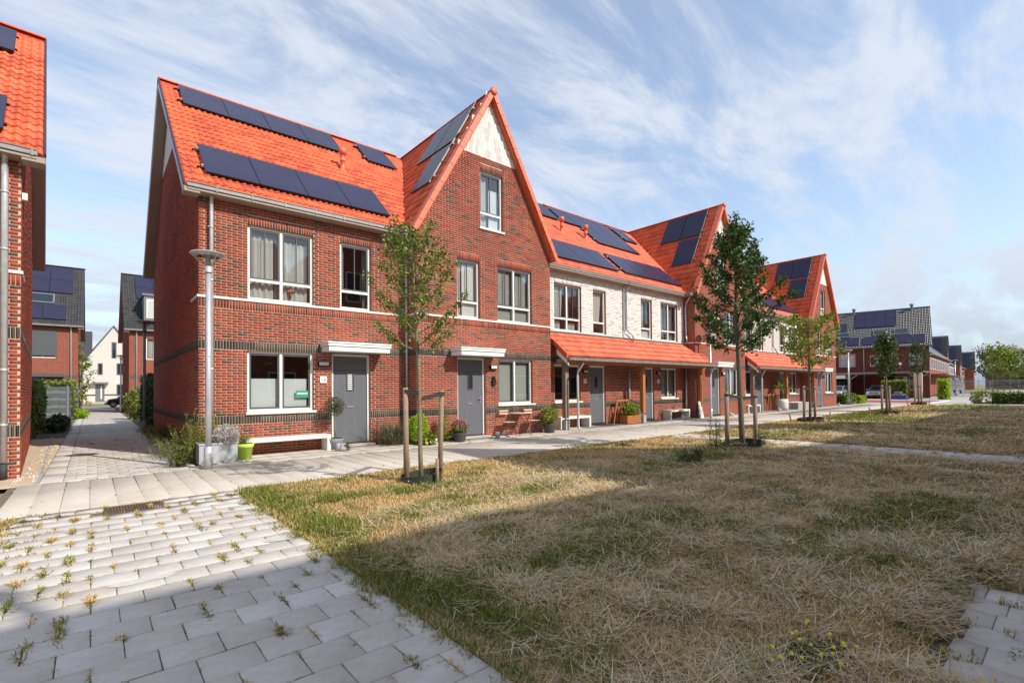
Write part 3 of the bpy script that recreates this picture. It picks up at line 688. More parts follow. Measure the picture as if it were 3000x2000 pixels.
def gable_house(X0, label, detail=2, number=None, behind=None, panels=True, n_ind=300, tiles_ind=300):
    h = thing('gabled_house', label, 'house', (X0, D2, 0), group='tall gabled houses of the terrace')
    Wd = 5.32; k = 1.75; ze = 5.97; cx = Wd / 2; zt = ze + k * (cx + .139)
    L = lambda z: max(0.0, (z - ze) / k - .06); R = lambda z: Wd - L(z)
    ops = [(1.37, 2.42, 0, 2.455), (2.94, 4.44, 1.0, 2.455), (1.38, 2.23, 3.67, 5.45), (2.93, 4.43, 3.67, 5.45), (2.27, 3.19, 6.56, 8.37)]
    lint = [(1.38, 2.23, 5.45, 5.66, 'red'), (2.93, 4.43, 5.45, 5.66, 'red'), (2.27, 3.19, 8.37, 8.58, 'red')]
    segs = SEG_RED + [(3.67, 8.79, 'red')]
    facade(h, I4, Wd, segs, ops, lint, L, R, zt - .05, (5.97, 8.79), detail, n_ind, mort='mortar')
    string_course(h, I4, -.03, Wd + .03)
    # return walls of the projecting front
    for fm, nm in ((frame(0, .592, -PI / 2), 0), (frame(Wd, 0, PI / 2), 1)):
        if detail == 2 and nm == 0:
            mb = MB('mortar'); mb.quad([(0, 0, 0), (.592, 0, 0), (.592, 0, 5.97), (0, 0, 5.97)]); mb.build('return_wall', h, mtx=fm)
            it = lay(SEG_RED + [(3.67, 5.93, 'red')], lambda z: 0, lambda z: .592, [], .1); bricks(h, fm, it, 0)
        else: MB('wall_red').quad([(0, 0, 0), (.592, 0, 0), (.592, 0, 5.97), (0, 0, 5.97)]).build('return_wall', h, mtx=fm)
        MB('stone_white').box(0, .592, -.03, 0, 3.61, 3.668).build('string_course', h, mtx=fm)
    # white shingles
    MB('mortar_white').prism([(cx - (zt - 8.79) / k, -.012, 8.79), (cx + (zt - 8.79) / k, -.012, 8.79), (cx, -.012, zt)], (0, .03, 0)).build('gable_top', h)
    if detail == 2: shingles(h, cx, 8.79, zt, cx, k)
    b = behind or {}
    window(h, I4, 1.38, 2.23, 3.67, 5.45, 1, 4.16, behind=b.get('n', (('blind', 0, 1, 0, 1),)))
    window(h, I4, 2.93, 4.43, 3.67, 5.45, 2, 4.16, behind=b.get('w', (('slats', 0, 1, 0, 1),)))
    window(h, I4, 2.27, 3.19, 6.56, 8.37, 1, 7.05, behind=b.get('a', (('blind', 0, 1, 0, 1),)))
    MB('stone_white').box(2.22, 3.24, -.05, .08, 6.50, 6.56).build('sill', h)
    window(h, I4, 2.94, 4.44, 1.0, 2.455, 2, None, 'all', False, behind=b.get('l', (('slats', 0, 1, 0, 1),)), sill=True)
    door(h, I4, 1.37, 2.42)
    canopy(h, I4, 1.10, 2.78)
    wall_lamp(h, I4, 2.72, 2.18)
    # roof
    Yend = 5.80; sl = math.hypot(1, k)
    pl = plane_mtx((-.139, Yend, ze), (0, -1, 0), (1, 0, k)); ln = (cx + .139) * sl
    under(h, pl, Yend + .20, ln, 'tile_dull'); pr_ = plane_mtx((Wd + .139, -.20, ze), (0, 1, 0), (-1, 0, k)); under(h, pr_, 11.1, ln, 'tile')
    pl2 = plane_mtx((-.139, 10.9, ze), (0, -1, 0), (1, 0, k)); under(h, pl2, 10.9 - Yend, ln, 'tile')
    mainz = lambda p: ZE + ((p.y - .592) - YE) * SL
    tiles(h, pl, 20, 17, lambda p: p.z > mainz(p) - .12 and p.z < zt - .05, tiles_ind)
    tiles(h, pr_, 20, 17, lambda p: p.z > mainz(p) - .12 and p.z < zt - .05, 0)
    ridge(h, (cx, -.2, zt + .02), (cx, Yend + .5, zt + .02))
    MB('tile_trim').lathe([(.13, 0), (.13, .05), (.02, .055)], n=14).xf(0, Matrix.Translation((cx, -.24, zt + .02)) @ Matrix.Rotation(PI / 2, 4, 'X')).build('ridge_end', h)
    verge_tiles(h, -.16, ze - .02, cx, zt, -.215, 16); verge_tiles(h, Wd + .16, ze - .02, cx, zt, -.215, 16, -1)
    if panels:
        vz = lambda z: (z - ze) / k * sl
        for (yy, z0) in ((.56, 7.72), (.56, 9.30), (1.74, 9.30)): solar(h, pl, Yend - yy - 1.15, vz(z0), 1.14, 1.68, .10)
        rl = MB('zinc', 'black')
        for v in (vz(7.9), vz(9.1), vz(9.5), vz(10.5)): rl.box(Yend - .60, Yend - .42, v - .03, v + .03, .06, .10)
        rl.box(Yend - .575, Yend - .55, vz(7.72), vz(10.85), .06, .105); rl.build('mounting_rail', h, mtx=pl)
    mb = MB('wall_red'); mb.quad([(0, 10.9, 0), (0, .6, 0), (0, .6, 5.9), (0, 10.9, 5.9)]); mb.quad([(Wd, .6, 0), (Wd, 10.9, 0), (Wd, 10.9, 5.9), (Wd, .6, 5.9)])
    mb.quad([(Wd, 10.9, 0), (0, 10.9, 0), (0, 10.9, 5.9), (cx, 10.9, zt - .2), (Wd, 10.9, 5.9)]); mb.build('side_wall', h)
    I = MB('interior'); I.box(.05, Wd - .05, 2.4, 2.45, 0, 5.8); I.box(1.4, Wd - 1.4, 2.4, 2.45, 5.8, 8.2); I.box(.05, Wd - .05, .3, 2.4, 2.7, 2.95); I.box(.6, Wd - .6, .3, 2.4, 5.75, 6.1); I.box(.05, Wd - .05, .15, 2.4, -.02, .02); I.build('interior', h)
    return h

# ---- house 16, end of terrace
hA = thing('end_house', 'red brick end house with number 16 and solar panels in two rows', 'house', (1.812, D1, 0))
WA = 5.152
opsA = [(.984, 2.515, 3.67, 5.45), (3.20, 4.07, 3.67, 5.45), (.97, 2.508, 1.0, 2.455), (2.97, 4.03, 0, 2.455)]
facade(hA, I4, WA, SEG_RED + [(3.67, 5.93, 'red')], opsA, [(.984, 2.515, 5.45, 5.66, 'red'), (3.20, 4.07, 5.45, 5.66, 'red')], n_ind=300)
string_course(hA, I4, -.03, WA)
window(hA, I4, .984, 2.515, 3.67, 5.45, 2, 4.15, behind=(('curtain', .02, .40, 0, .93), ('curtain_grey', .41, .50, 0, .93), ('curtain', .54, .98, 0, .9)))
vs = MB('petal_red', 'leaf_weed', 'petal_white')
rr = random.Random(4)
for i in range(16):
    a = rr.uniform(0, 6.28); r = rr.uniform(.02, .09); vs.obox((2.0 + r * c_(a), .19 + r * .3 * s_(a), 4.02 + rr.uniform(-.03, .03)), (.022, 0, 0), (0, .01, 0), (0, 0, .022), 0 if i % 2 else 2)
for i in range(10): vs.bar((2.0, .19, 3.78), (2.0 + rr.uniform(-.09, .09), .19, 4.0), .008, m=1, a=.4)
vs.build('flowers', hA)
window(hA, I4, 3.20, 4.07, 3.67, 5.45, 1, 4.15, behind=(('curtain', 0, .16, .27, 1), ('curtain_grey', .86, 1, 0, 1)))  # right grey curtain is added, lightening the dark pane in place of reflections
w_ = window(hA, I4, .97, 2.508, 1.0, 2.455, 2, None, 'all', False, behind=(('blind', .04, .46, .03, .55), ('blind', .54, .96, .03, .55)), sill=.05)
MB('paper_green', 'white_plastic').box(2.10, 2.40, .10, .104, 1.32, 1.50).box(2.13, 2.38, .097, .10, 1.41, 1.44, 1).build('sticker', w_)
door(hA, I4, 2.97, 4.03, blinds=True, handle='left')
canopy(hA, I4, 2.66, 4.39)
wall_lamp(hA, I4, 2.74, 2.18); number_sign(hA, I4, 2.745, 1.775, '16')
downpipe(hA, I4, [(.23, -.16, 5.93), (.23, -.14, 5.84), (.23, -.09, 5.70), (.23, -.09, 5.5), (.23, -.09, .02)], clips=[(.23, -.09, 5.2), (.23, -.09, 4.0), (.23, -.09, 2.0)])
gutter(hA, I4, -.25, WA - .07)
fmA = frame(0, DEP, -PI / 2)
def side_profile(dz=0.0):
    return (lambda z: max(0, (z - (5.9 + dz)) / SL)), (lambda z: DEP - max(0, (z - (5.9 + dz)) / SL))
Ls, Rs = side_profile()
mb = MB('mortar_grey'); wall_sheet(mb, Ls, Rs, [0, 5.9, 8.67, 10.55], []); mb.build('side_wall', hA, mtx=fmA)
itS = lay([(0, .725, 'red'), (.725, .935, 'sol_dark'), (.935, 2.455, 'red'), (2.455, 2.667, 'sol_dark'), (2.667, 8.67, 'red')], Ls, Rs, [], .06); bricks(hA, fmA, itS, 0)
MB('shingle_white').prism([(Ls(8.67), -.02, 8.67), (Rs(8.67), -.02, 8.67), (DEP / 2, -.02, 10.5)], (0, .03, 0), a=.4).build('gable_top', hA, mtx=fmA)
MB('stone_white').box(DEP - .93, DEP + .03, -.032, 0, 3.61, 3.668).build('string_course', hA, mtx=fmA)
shell(hA, 0, WA, sides=(False, False))
OV = -.312
pmA = mainroof_mtx(OV)
def keepA(p): return p.z > 5.97 + 1.75 * ((p.x + 1.812) - 6.825) - .12
under(hA, pmA, WA - OV + 2.6, SLEN, 'tile_dull')
rb = plane_mtx((WA, DEP - YE, ZE), (-1, 0, 0), (0, -1, SL)); under(hA, rb, WA - OV, SLEN, 'tile')
tiles(hA, pmA, 27, 21, keepA, 300)
ridge(hA, (OV, RY, RZ + .005), (WA + 2.4, RY, RZ + .005))
def verge(h, x, dz=0.0, out=1):
    """overhanging roof edge seen from the side: fascia, soffit, dark tile edge"""
    sx = 1 if out > 0 else -1; wx = 0 if out > 0 else None
    S1 = MB('soffit'); F1 = MB('fascia'); K1 = MB('dark_verge'); e = Vector((0, 1, SL)).normalized(); n = Vector((0, -SL, 1)).normalized()
    for (y0, z0, y1, z1, nn) in ((YE, ZE + dz, RY, RZ + dz, n), (DEP - YE, ZE + dz, RY, RZ + dz, Vector((0, SL, 1)).normalized())):
        p, q = Vector((0, y0, z0)), Vector((0, y1, z1)); mid = (p + q) / 2; hl = (q - p) / 2
        S1.obox(mid - nn * .14 + Vector((x + sx * .16, 0, 0)), hl, Vector((.15, 0, 0)), nn * .012)
        F1.obox(mid - nn * .08 + Vector((x + sx * .004, 0, 0)), hl, Vector((.014, 0, 0)), nn * .07)
        K1.obox(mid + nn * .025 + Vector((x + sx * .004, 0, 0)), hl, Vector((.018, 0, 0)), nn * .035)
    S1.build('soffit', h); F1.build('fascia', h); K1.build('verge_trim', h)
    MB('soffit').box(min(x, x + sx * .3), max(x, x + sx * .3), YE - .02, .02, ZE + dz - .12, ZE + dz - .02).build('eave_box', h)
verge(hA, OV)
solar_row(hA, pmA, 1.96 - 1.5, 5.36, 4); solar_row(hA, pmA, 1.97 - 1.5, .72, 4); solar_row(hA, pmA, 7.45 - 1.5, 5.36, 1)
vent_pipe(hA, 6.11 - 1.812, 15.4 - D1, 8.50, .75)

# ---- gabled house B
hB = gable_house(6.964, 'tall gabled red brick house with bistro chairs, between number 16 and the first white house',
                 behind=dict(l=(('slats', 0, 1, 0, 1),), n=(('curtain', 0, .3, 0, 1), ('blind', .3, 1, 0, 1)), a=(('curtain', 0, .45, 0, 1), ('blind', .5, 1, 0, .75))))
MB('black').box(2.66, 2.80, -.07, -.009, 1.62, 1.80).box(2.69, 2.77, -.08, -.009, 1.80, 1.88).build('door_bell_box', hB)
downpipe(hB, I4, [(-.14, .15, 5.95), (-.14, .18, 5.82), (-.05, .42, 5.55), (-.05, .48, 5.35), (-.05, .48, .4)], clips=[(-.05, .48, 4.6), (-.05, .48, 2.6)])
MB('zinc').box(-.42, -.05, -.03, .20, 5.88, 6.03).build('gutter', hB)

# ---- white houses C1, C2 and E1, E2
def white_house(X0, X1, left, label, detail, behind, tiles_ind, panels, n_ind=300):
    h = thing('white_terrace_house', label, 'house', (X0, D1, 0), group='low houses of the terrace with white upper floors'); Wd = X1 - X0
    if left: up = [(.80, 2.32), (3.02, 3.84)]; lo_w = (.79, 2.22); dr = (2.77, 3.76)
    else: up = [(1.27, 2.13), (2.83, 4.28)]; lo_w = (2.80, 4.17); dr = (1.22, 2.22)
    ops = [(a, b, 3.67, 5.45) for a, b in up] + [(*lo_w, .99, 2.38), (*dr, 0, 2.38)]
    lint = [(a, b, 5.45, 5.66, 'white') for a, b in up]
    segs = SEG_RED[:-1] + [(3.40, 3.61, 'red'), (3.67, 5.93, 'white')]
    facade(h, I4, Wd, segs, ops, lint, detail=detail, mort='mortar', upper='wall_white', n_ind=n_ind)
    if detail == 2: MB('mortar_white').quad([(0, -.003, 3.67), (up[0][0], -.003, 3.67), (up[0][0], -.003, 5.45), (0, -.003, 5.45)]).quad([(up[0][1], -.003, 3.67), (up[1][0], -.003, 3.67), (up[1][0], -.003, 5.45), (up[0][1], -.003, 5.45)]).quad([(up[1][1], -.003, 3.67), (Wd, -.003, 3.67), (Wd, -.003, 5.45), (up[1][1], -.003, 5.45)]).quad([(0, -.003, 5.45), (Wd, -.003, 5.45), (Wd, -.003, 5.93), (0, -.003, 5.93)]).build('mortar_bed', h)
    string_course(h, I4, 0, Wd)
    wide = up[0] if left else up[1]; nar = up[1] if left else up[0]
    window(h, I4, *wide, 3.67, 5.45, 2, 4.14, behind=behind.get('w', ()))
    window(h, I4, *nar, 3.67, 5.45, 1, 4.14, behind=behind.get('n', ()), sash='upper' if not left else 'none')
    window(h, I4, *lo_w, .99, 2.38, 2, None, 'all', False, behind=behind.get('l', ()), sill=True)
    door(h, I4, *dr, z1=2.38)
    lu = dr[0] - .30 if left else dr[1] + .33
    wall_lamp(h, I4, lu, 2.14)
    number_sign(h, I4, lu + .02, 1.77, behind.get('num', '20'), .13)
    gutter(h, I4, .02, Wd - .02)
    shell(h, 0, Wd, sides=(False, False))
    xa, xb = (-2.9, Wd) if left else (0, Wd + 2.9)
    pm = mainroof_mtx(xa); n = math.ceil((xb - xa) / .30 - .3)
    under(h, pm, xb - xa, SLEN, 'tile_dull'); under(h, plane_mtx((Wd, DEP - YE, ZE), (-1, 0, 0), (0, -1, SL)), Wd, SLEN, 'tile')
    gx = (-2.66 if left else Wd + 2.66)
    def keep(p): return p.z > 5.97 + 1.75 * (2.80 - abs(p.x - gx)) - .12
    tiles(h, pm, n, 21, keep, tiles_ind)
    ridge(h, (xa + .3, RY, RZ + .005), (xb - .3, RY, RZ + .005))
    for (x, y, k) in panels: solar_row(h, pm, x - X0 - xa, y, k, clamps=(detail == 2))
    return h
PR1, PR2, PR3 = .72, 3.68, 5.34     # slope positions of panel rows
hC1 = white_house(12.284, 17.30, True, 'first low white-brick terrace house with drapes upstairs, next to the bistro chairs', 2,
                  dict(w=(('drape', 0, .46, .28, 1), ('curtain', .55, .68, .28, 1), ('curtain', 0, .35, 0, .2), ('curtain', .6, .95, 0, .18)), n=(('drape', 0, 1, .25, 1),), num='18'), 300,
                  [(12.72, PR1, 4), (16.08, PR3, 1)])
hC2 = white_house(17.30, 22.16, False, 'second low white-brick terrace house with a tilted narrow window upstairs', 2,
                  dict(w=(('curtain_grey', 0, .45, .1, 1), ('curtain_grey', .56, 1, 0, 1)), n=(('curtain', .1, .6, .3, 1), ('blind', 0, 1, 0, .2)), l=(('slats', 0, 1, 0, 1),), num='20'), 300,
                  [(17.75, PR1, 4), (17.45, PR3, 4), (18.60, PR2, 3), (22.45, PR3, 1)])
vent_pipe(hC1, 16.3 - 12.284, 15.45 - D1, 8.55, .75); vent_pipe(hC2, .6, 15.4 - D1, 8.50, .75)
downpipe(hC1, I4, [(5.0, -.2, 5.93), (4.98, -.06, 5.75), (4.98, -.06, 3.95), (5.0, -.10, 3.82), (5.12, -.3, 3.55)], .034)
downpipe(hC2, I4, [(.17, -.2, 5.93), (.17, -.2, 5.8), (.15, -.06, 5.62), (.15, -.06, 4.0), (.22, -.10, 3.86), (.42, -.14, 3.8), (.44, -.25, 3.5)], .034)
downpipe(hC2, I4, [(.27, -.07, 2.45), (.27, -.07, .03)], .045)
downpipe(hC1, I4, [(.10, -.10, 3.95), (.10, -.10, 3.72), (.16, -.3, 3.42)], .03)
hD = gable_house(22.16, 'second tall gabled red brick house, its door behind the tall slim lamp post', 1, tiles_ind=0,
                 behind=dict(l=(('curtain', .55, 1, .0, 1),), n=(('curtain', 0, 1, 0, 1),)))
downpipe(hD, I4, [(-.14, .15, 5.95), (-.14, .18, 5.82), (-.06, .40, 5.6), (-.06, .44, 5.4), (-.06, .44, 4.1), (-.16, .35, 3.9), (-.2, .3, 3.6)], .04)
downpipe(hD, I4, [(-.12, .42, 2.4), (-.12, .42, .3)], .045)
MB('zinc').box(-.42, -.05, -.03, .20, 5.88, 6.03).build('gutter', hD)
hE1 = white_house(27.48, 32.50, True, 'third low white-brick house, behind the dense dark tree', 1, dict(w=(('curtain', 0, .4, .2, 1),), n=(('curtain', 0, 1, 0, 1),), num='24'), 0, [(27.92, PR1, 4), (31.28, PR3, 1)])
hE2 = white_house(32.50, 37.34, False, 'fourth low white-brick house, beside the last gabled house', 1, dict(w=(('curtain', 0, 1, .25, 1),), n=(('curtain', 0, 1, 0, 1),), l=(('curtain_grey', 0, 1, 0, 1),), num='26'), 0, [(32.95, PR1, 4), (32.65, PR3, 4), (33.80, PR2, 3), (37.65, PR3, 1)])
downpipe(hE2, I4, [(.17, -.2, 5.93), (.15, -.06, 5.62), (.15, -.06, 4.0), (.44, -.25, 3.5)], .04)
hF = gable_house(37.34, 'last tall gabled red brick house at the far end of the terrace', 1, tiles_ind=0, behind=dict(l=(('curtain_grey', 0, 1, 0, 1),)))
for h_ in (hF,): MB('zinc').box(-.42, -.05, -.03, .20, 5.88, 6.03).build('gutter', h_)

# ---- porches
def porch(X0, label, detail=2):
    """X0: world x of the boundary with the gabled house on the left"""
    t = thing('porch', label, 'porch', (X0, D1, 0), group='tiled wooden porches of the low houses')
    yl = 11.70 - D1; zl = 2.60; zu = 3.58; sl = (zu - zl) / -yl
    pm = plane_mtx((.27, yl, zl), (1, 0, 0), (0, 1, sl)); ln = -yl * math.hypot(1, sl)
    under(t, pm, 10.35, ln - .02, 'tile_dull')
    tiles(t, pm, 34, 5, None, 300 if detail == 2 else 0, e=.30)
    MB('black_matte', 'sash_grey').box(.1, 9.9, -.10, -.034, zu - .03, zu + .03, 1).build('flashing', t)
    pts = (.62, 5.33, 10.07); yp = 12.13 - D1
    for i, x in enumerate(pts):
        o = MB('wood_orange' if i else 'wood_grey').box(x - .085, x + .085, yp - .085, yp + .085, .42, 2.38).build('post', t)
        MB('concrete_grey').box(x - .10, x + .10, yp - .10, yp + .10, 0, .34).build('post_foot', o)
        MB('galvanised').box(x - .02, x + .02, yp - .02, yp + .02, .33, .43).build('post_shoe', o)
    MB('wood_orange').box(.38, 10.32, yp - .07, yp + .07, 2.38, 2.56).build('beam', t)
    MB('wood_grey').box(.30, .38, yp - .10, yp + .1, 2.36, 2.54).build('beam_end', t)
    for x in (.30, 10.58): MB('white_paint').prism([(x, yl - .01, zl - .06), (x, yl - .01, zl - .30), (x, -.60, zl - .30 + (1.14 - .60) * sl - .05), (x, -.60, zu - .60 * sl - .06)] if x < 1 else [(x, yl - .01, zl - .06), (x, yl - .01, zl - .25), (x, -.6, zu - .6 * sl - .25), (x, -.6, zu - .6 * sl - .06)], (.05, 0, 0)).build('barge_board', t)
    MB('wood_orange').box(.30, 10.60, yl - .015, yl + .03, zl - .20, zl - .01).build('fascia', t)
    vt = MB('tile'); vt.prism([(.22, yl - .03, zl - .07), (.22, yl - .03, zl + .10), (.22, -.52, zu - .52 * sl + .10), (.22, -.52, zu - .52 * sl - .07)], (.07, 0, 0)); vt.build('verge_tile', t)
    MB('soffit').quad([(.3, yl + .05, zl - .12), (10.6, yl + .05, zl - .12), (10.6, -.01, zu - .14), (.3, -.01, zu - .14)]).build('ceiling', t)
    g = MB('zinc'); gy = yl - .02; g.box(.25, 10.68, gy - .12, gy - .114, zl - .13, zl - .035); g.box(.25, 10.68, gy - .114, gy, zl - .13, zl - .122); g.tube([(.25, gy - .122, zl - .035), (10.68, gy - .122, zl - .035)], .010, 6); g.box(.244, .25, gy - .12, gy, zl - .13, zl - .03); g.box(10.68, 10.686, gy - .12, gy, zl - .13, zl - .03)
    g = g.build('gutter', t)
    br = MB('galvanised'); x = .5
    while x < 10.6: br.box(x - .012, x + .012, gy - .128, gy - .12, zl - .138, zl - .03); x += .6
    br.build('gutter_bracket', g)
    for x, xp in ((1.0, .78), (10.35, 10.20)):
        MB('galvanised').tube([(x, gy - .06, zl - .12), (x, gy - .06, zl - .22), (xp, gy - .0, zl - .52), (xp, gy + .0, zl - .68), (xp, gy + .0, .10), (xp + .03, gy - .08, .02)], .042, 10).build('downpipe', t)
    return t
porch(12.284, 'nearer porch with orange tiled roof over the doors of the first two white houses')
porch(27.48, 'farther porch with orange tiled roof, behind the white pot with a palm', 1)

# ---- house on the left of the alley
a3 = math.radians(3.0); WL = 5.2; DZ = -.26
hL = thing('corner_house', 'red brick corner house at the left edge, across the alley from number 16', 'house', (-.96 - WL * c_(a3), 12.28 - WL * s_(a3), 0), a3)
bpy.context.view_layer.update()
segsL = SEG_RED + [(3.67, 5.67, 'red')]
facade(hL, I4, WL, segsL, [(.6, 1.6, 0, 2.4)], [], left=lambda z: 0.0, ztop=5.67, n_ind=300)
door(hL, I4, .6, 1.6, z1=2.4)
string_course(hL, I4, 0, WL + .03)
fmL = frame(WL, 0, PI / 2); Ll, Rl = side_profile(DZ)
mb = MB('mortar'); wall_sheet(mb, Ll, Rl, [0, 5.64, 10.3], []); mb.build('side_wall', hL, mtx=fmL)
itL = lay([(0, .725, 'red'), (.725, .935, 'sol_dark'), (.935, 2.455, 'red'), (2.455, 2.667, 'sol_dark'), (2.667, 10.2, 'red')], Ll, Rl, [], .06); bricks(hL, fmL, itL, 0)
MB('stone_white').box(-.03, .93, -.032, 0, 3.61, 3.668).build('string_course', hL, mtx=fmL)
MB('white_plastic').box(.10, .20, -.08, -.01, 4.98, 5.10).build('wall_sensor', hL, mtx=fmL)
shell(hL, 0, WL, 5.6, sides=(True, False))
T_ = Matrix.Translation((0, 0, DZ)); pmL = T_ @ mainroof_mtx(-.3); under(hL, pmL, WL + .6, SLEN, 'tile_dull'); under(hL, T_ @ plane_mtx((WL + .3, DEP - YE, ZE), (-1, 0, 0), (0, -1, SL)), WL + .6, SLEN, 'tile')
pmL2 = T_ @ mainroof_mtx(WL + .3 - 19 * .3); tiles(hL, pmL2, 19, 21, None, 300); ridge(hL, (-.3, RY, RZ + DZ + .03), (WL + .3, RY, RZ + DZ + .03))
verge(hL, WL + .31, DZ, -1)
solar_row(hL, pmL2, 5.0 - 4.6 - (WL + .3 - 19 * .3), 5.22, 4); solar_row(hL, pmL2, 4.98 - 4.6 - (WL + .3 - 19 * .3), .55, 4)
gutter(hL, I4, -.25, WL + .2, z=5.93 + DZ)
downpipe(hL, I4, [(5.0, -.20, 5.93 + DZ), (5.0, -.16, 5.6), (5.0, -.10, 5.42), (5.0, -.10, 5.2), (5.0, -.10, .30)], .05, clips=[(5.0, -.10, 5.0), (5.0, -.10, 4.0), (5.0, -.10, 1.9), (5.0, -.1, .95)])
MB('rubber').tube([(5.0, -.10, .02), (5.0, -.10, .28)], .058, 10).build('pipe_shoe', hL)

# ------------------------------------------------------------------ ground
def sheet(name, x0, x1, y0, y1, z, m, kind='structure'): return MB(m).quad([(x0, y0, z), (x1, y0, z), (x1, y1, z), (x0, y1, z)]).build(name, kind=kind)
sheet('ground', -600, 1200, -500, 1200, -.10, 'field_far')
_pv = {}
def paver_mesh(w, l, m, k):
    key = (w, l, m, k)
    if key not in _pv:
        g, b = .0028, .004; a, c = w / 2 - g, l / 2 - g * (1 if l < .5 else .8)
        V = [(-a, -c, -.05), (a, -c, -.05), (a, c, -.05), (-a, c, -.05), (-a, -c, -b), (a, -c, -b), (a, c, -b), (-a, c, -b), (-a + b, -c + b, 0), (a - b, -c + b, 0), (a - b, c - b, 0), (-a + b, c - b, 0)]
        Fq = [(8, 9, 10, 11)] + [(i + o, (i + 1) % 4 + o, (i + 1) % 4 + o + 4, i + o + 4) for o in (0, 4) for i in range(4)]
        _pv[key] = mesh_np('paving_stone', V, Fq, [m], rnd=[k / 7] * 9)
    return _pv[key]
def pave(parent, lst, m='paver', n_ind=300, jit=.0025, name='paving_stone'):
    """lst: (cx, cy, w, l)"""
    lst = sorted(lst, key=lambda p: (p[0] ** 2 + p[1] ** 2)); rr = random.Random(9)
    def mt(p): return Matrix.Translation((p[0] + rr.uniform(-.0015, .0015), p[1] + rr.uniform(-.0015, .0015), rr.uniform(-jit, jit))) @ Matrix.Rotation(rr.uniform(-.004, .004), 4, 'Z') @ Matrix.Rotation(rr.uniform(-jit, jit) * 2, 4, 'X')
    for p in lst[:n_ind]: link(name, paver_mesh(round(p[2], 3), round(p[3], 3), m, rr.randrange(8)), parent, mtx=mt(p))
    rest = lst[n_ind:]
    if rest:
        V = []; Fq = []; R = []
        for p in rest:
            b = len(V); g = .004; a, c = p[2] / 2 - g, p[3] / 2 - g; z = rr.uniform(-jit, jit); x, y = p[0], p[1]
            V += [(x - a, y - c, -.03), (x + a, y - c, -.03), (x + a, y + c, -.03), (x - a, y + c, -.03), (x - a, y - c, z), (x + a, y - c, z), (x + a, y + c, z), (x - a, y + c, z)]
            for f in ((4, 5, 6, 7), (0, 1, 5, 4), (1, 2, 6, 5), (2, 3, 7, 6), (3, 0, 4, 7)): Fq.append([b + i for i in f]); R.append(0)
            q = rr.random(); R[-5:] = [q] * 5
        link('paving_field', mesh_np('paving_field', V, Fq, [m], rnd=R), parent, kind='stuff')
PX0, PX1, PYT = -.75, 1.65, 8.40
path = sheet('path', PX0 - .02, PX1 + .02, -2.6, PYT, -.014, 'joint')
lst = []
k = 0; y = PYT - .1425
while y > -2.4:
    off = .15 if k % 2 else 0; x = PX0
    if off: lst.append((PX0 + .075, y, .15, .285)); lst.append((PX1 - .075, y, .15, .285))
    n = 8 - (1 if off else 0)
    for i in range(n): lst.append((PX0 + off + .15 + i * .30, y, .30, .285))
    y -= .285; k += 1
dr = [p for p in lst if 0.10 < p[0] < .80 and 7.75 < p[1] < 8.3]
lst = [p for p in lst if p not in dr or not (.12 < p[0] < .75 and p[1] > 7.8)]
pave(path, lst)
d_ = MB('drain'); d_.box(.12, .73, 7.82, 7.86, -.02, .003).box(.12, .73, 8.29, 8.33, -.02, .003).box(.12, .15, 7.86, 8.29, -.02, .003).box(.70, .73, 7.86, 8.29, -.02, .003)
for i in range(18): d_.box(.165 + i * .030, .182 + i * .030, 7.86, 8.29, -.018, .0)
dg = d_.build('drain_grate', label='rusty slotted drain grate let into the pavers at the path crossing'); tag(dg, cat='drain grate')
MB('black_matte').box(.15, .70, 7.86, 8.29, -.03, -.022).build('drain_bottom', dg)
pavement = sheet('pavement', -1.0, 46.5, PYT, 12.90, -.016, 'joint')
lst = []; x = -.9
while x < 46.3:
    for y0, y1 in ((8.40, 11.22),): lst.append((x + .1475, (y0 + y1) / 2, .295, y1 - y0))
    x += .295
x = 1.85
while x < 46:
    for y0 in (11.22, 11.76, 12.30):
        if not (y0 > 11.7 and x > 45): lst.append((x + .2, y0 + .27, .4, .54))
    x += .40
pave(pavement, lst, 'slab')
sheet('porch_slab', 14.0, 22.1, 11.95, 12.83, .006, 'slab_grey'); sheet('porch_slab', 28.8, 37.3, 11.95, 12.83, .006, 'slab_grey')
alley = sheet('alley', -.68, 1.62, 11.22, 60, -.017, 'joint')
lst = []; k = 0; y = 11.37
while y < 59:
    off = .15 if k % 2 else 0
    for i in range(6 if off else 6): lst.append((-.36 + off + .15 + i * .30, y, .30, .30))
    lst.append((1.44 + .09 if not off else 1.59, y, .15, .30) if not off else (-.285, y, .15, .30)); y += .30; k += 1
y = 11.22
while y < 59: lst.append((-.51, y + .6, .29, 1.2)); y += 1.2
pave(alley, lst)
kerb = MB('concrete_grey'); y = 11.3
while y < 22: kerb.box(-.70 - (y - 11.3) * .03, -.655 - (y - 11.3) * .03, y, y + .99, -.1, .012); y += 1.0
kerb.build('kerb', kind='structure')
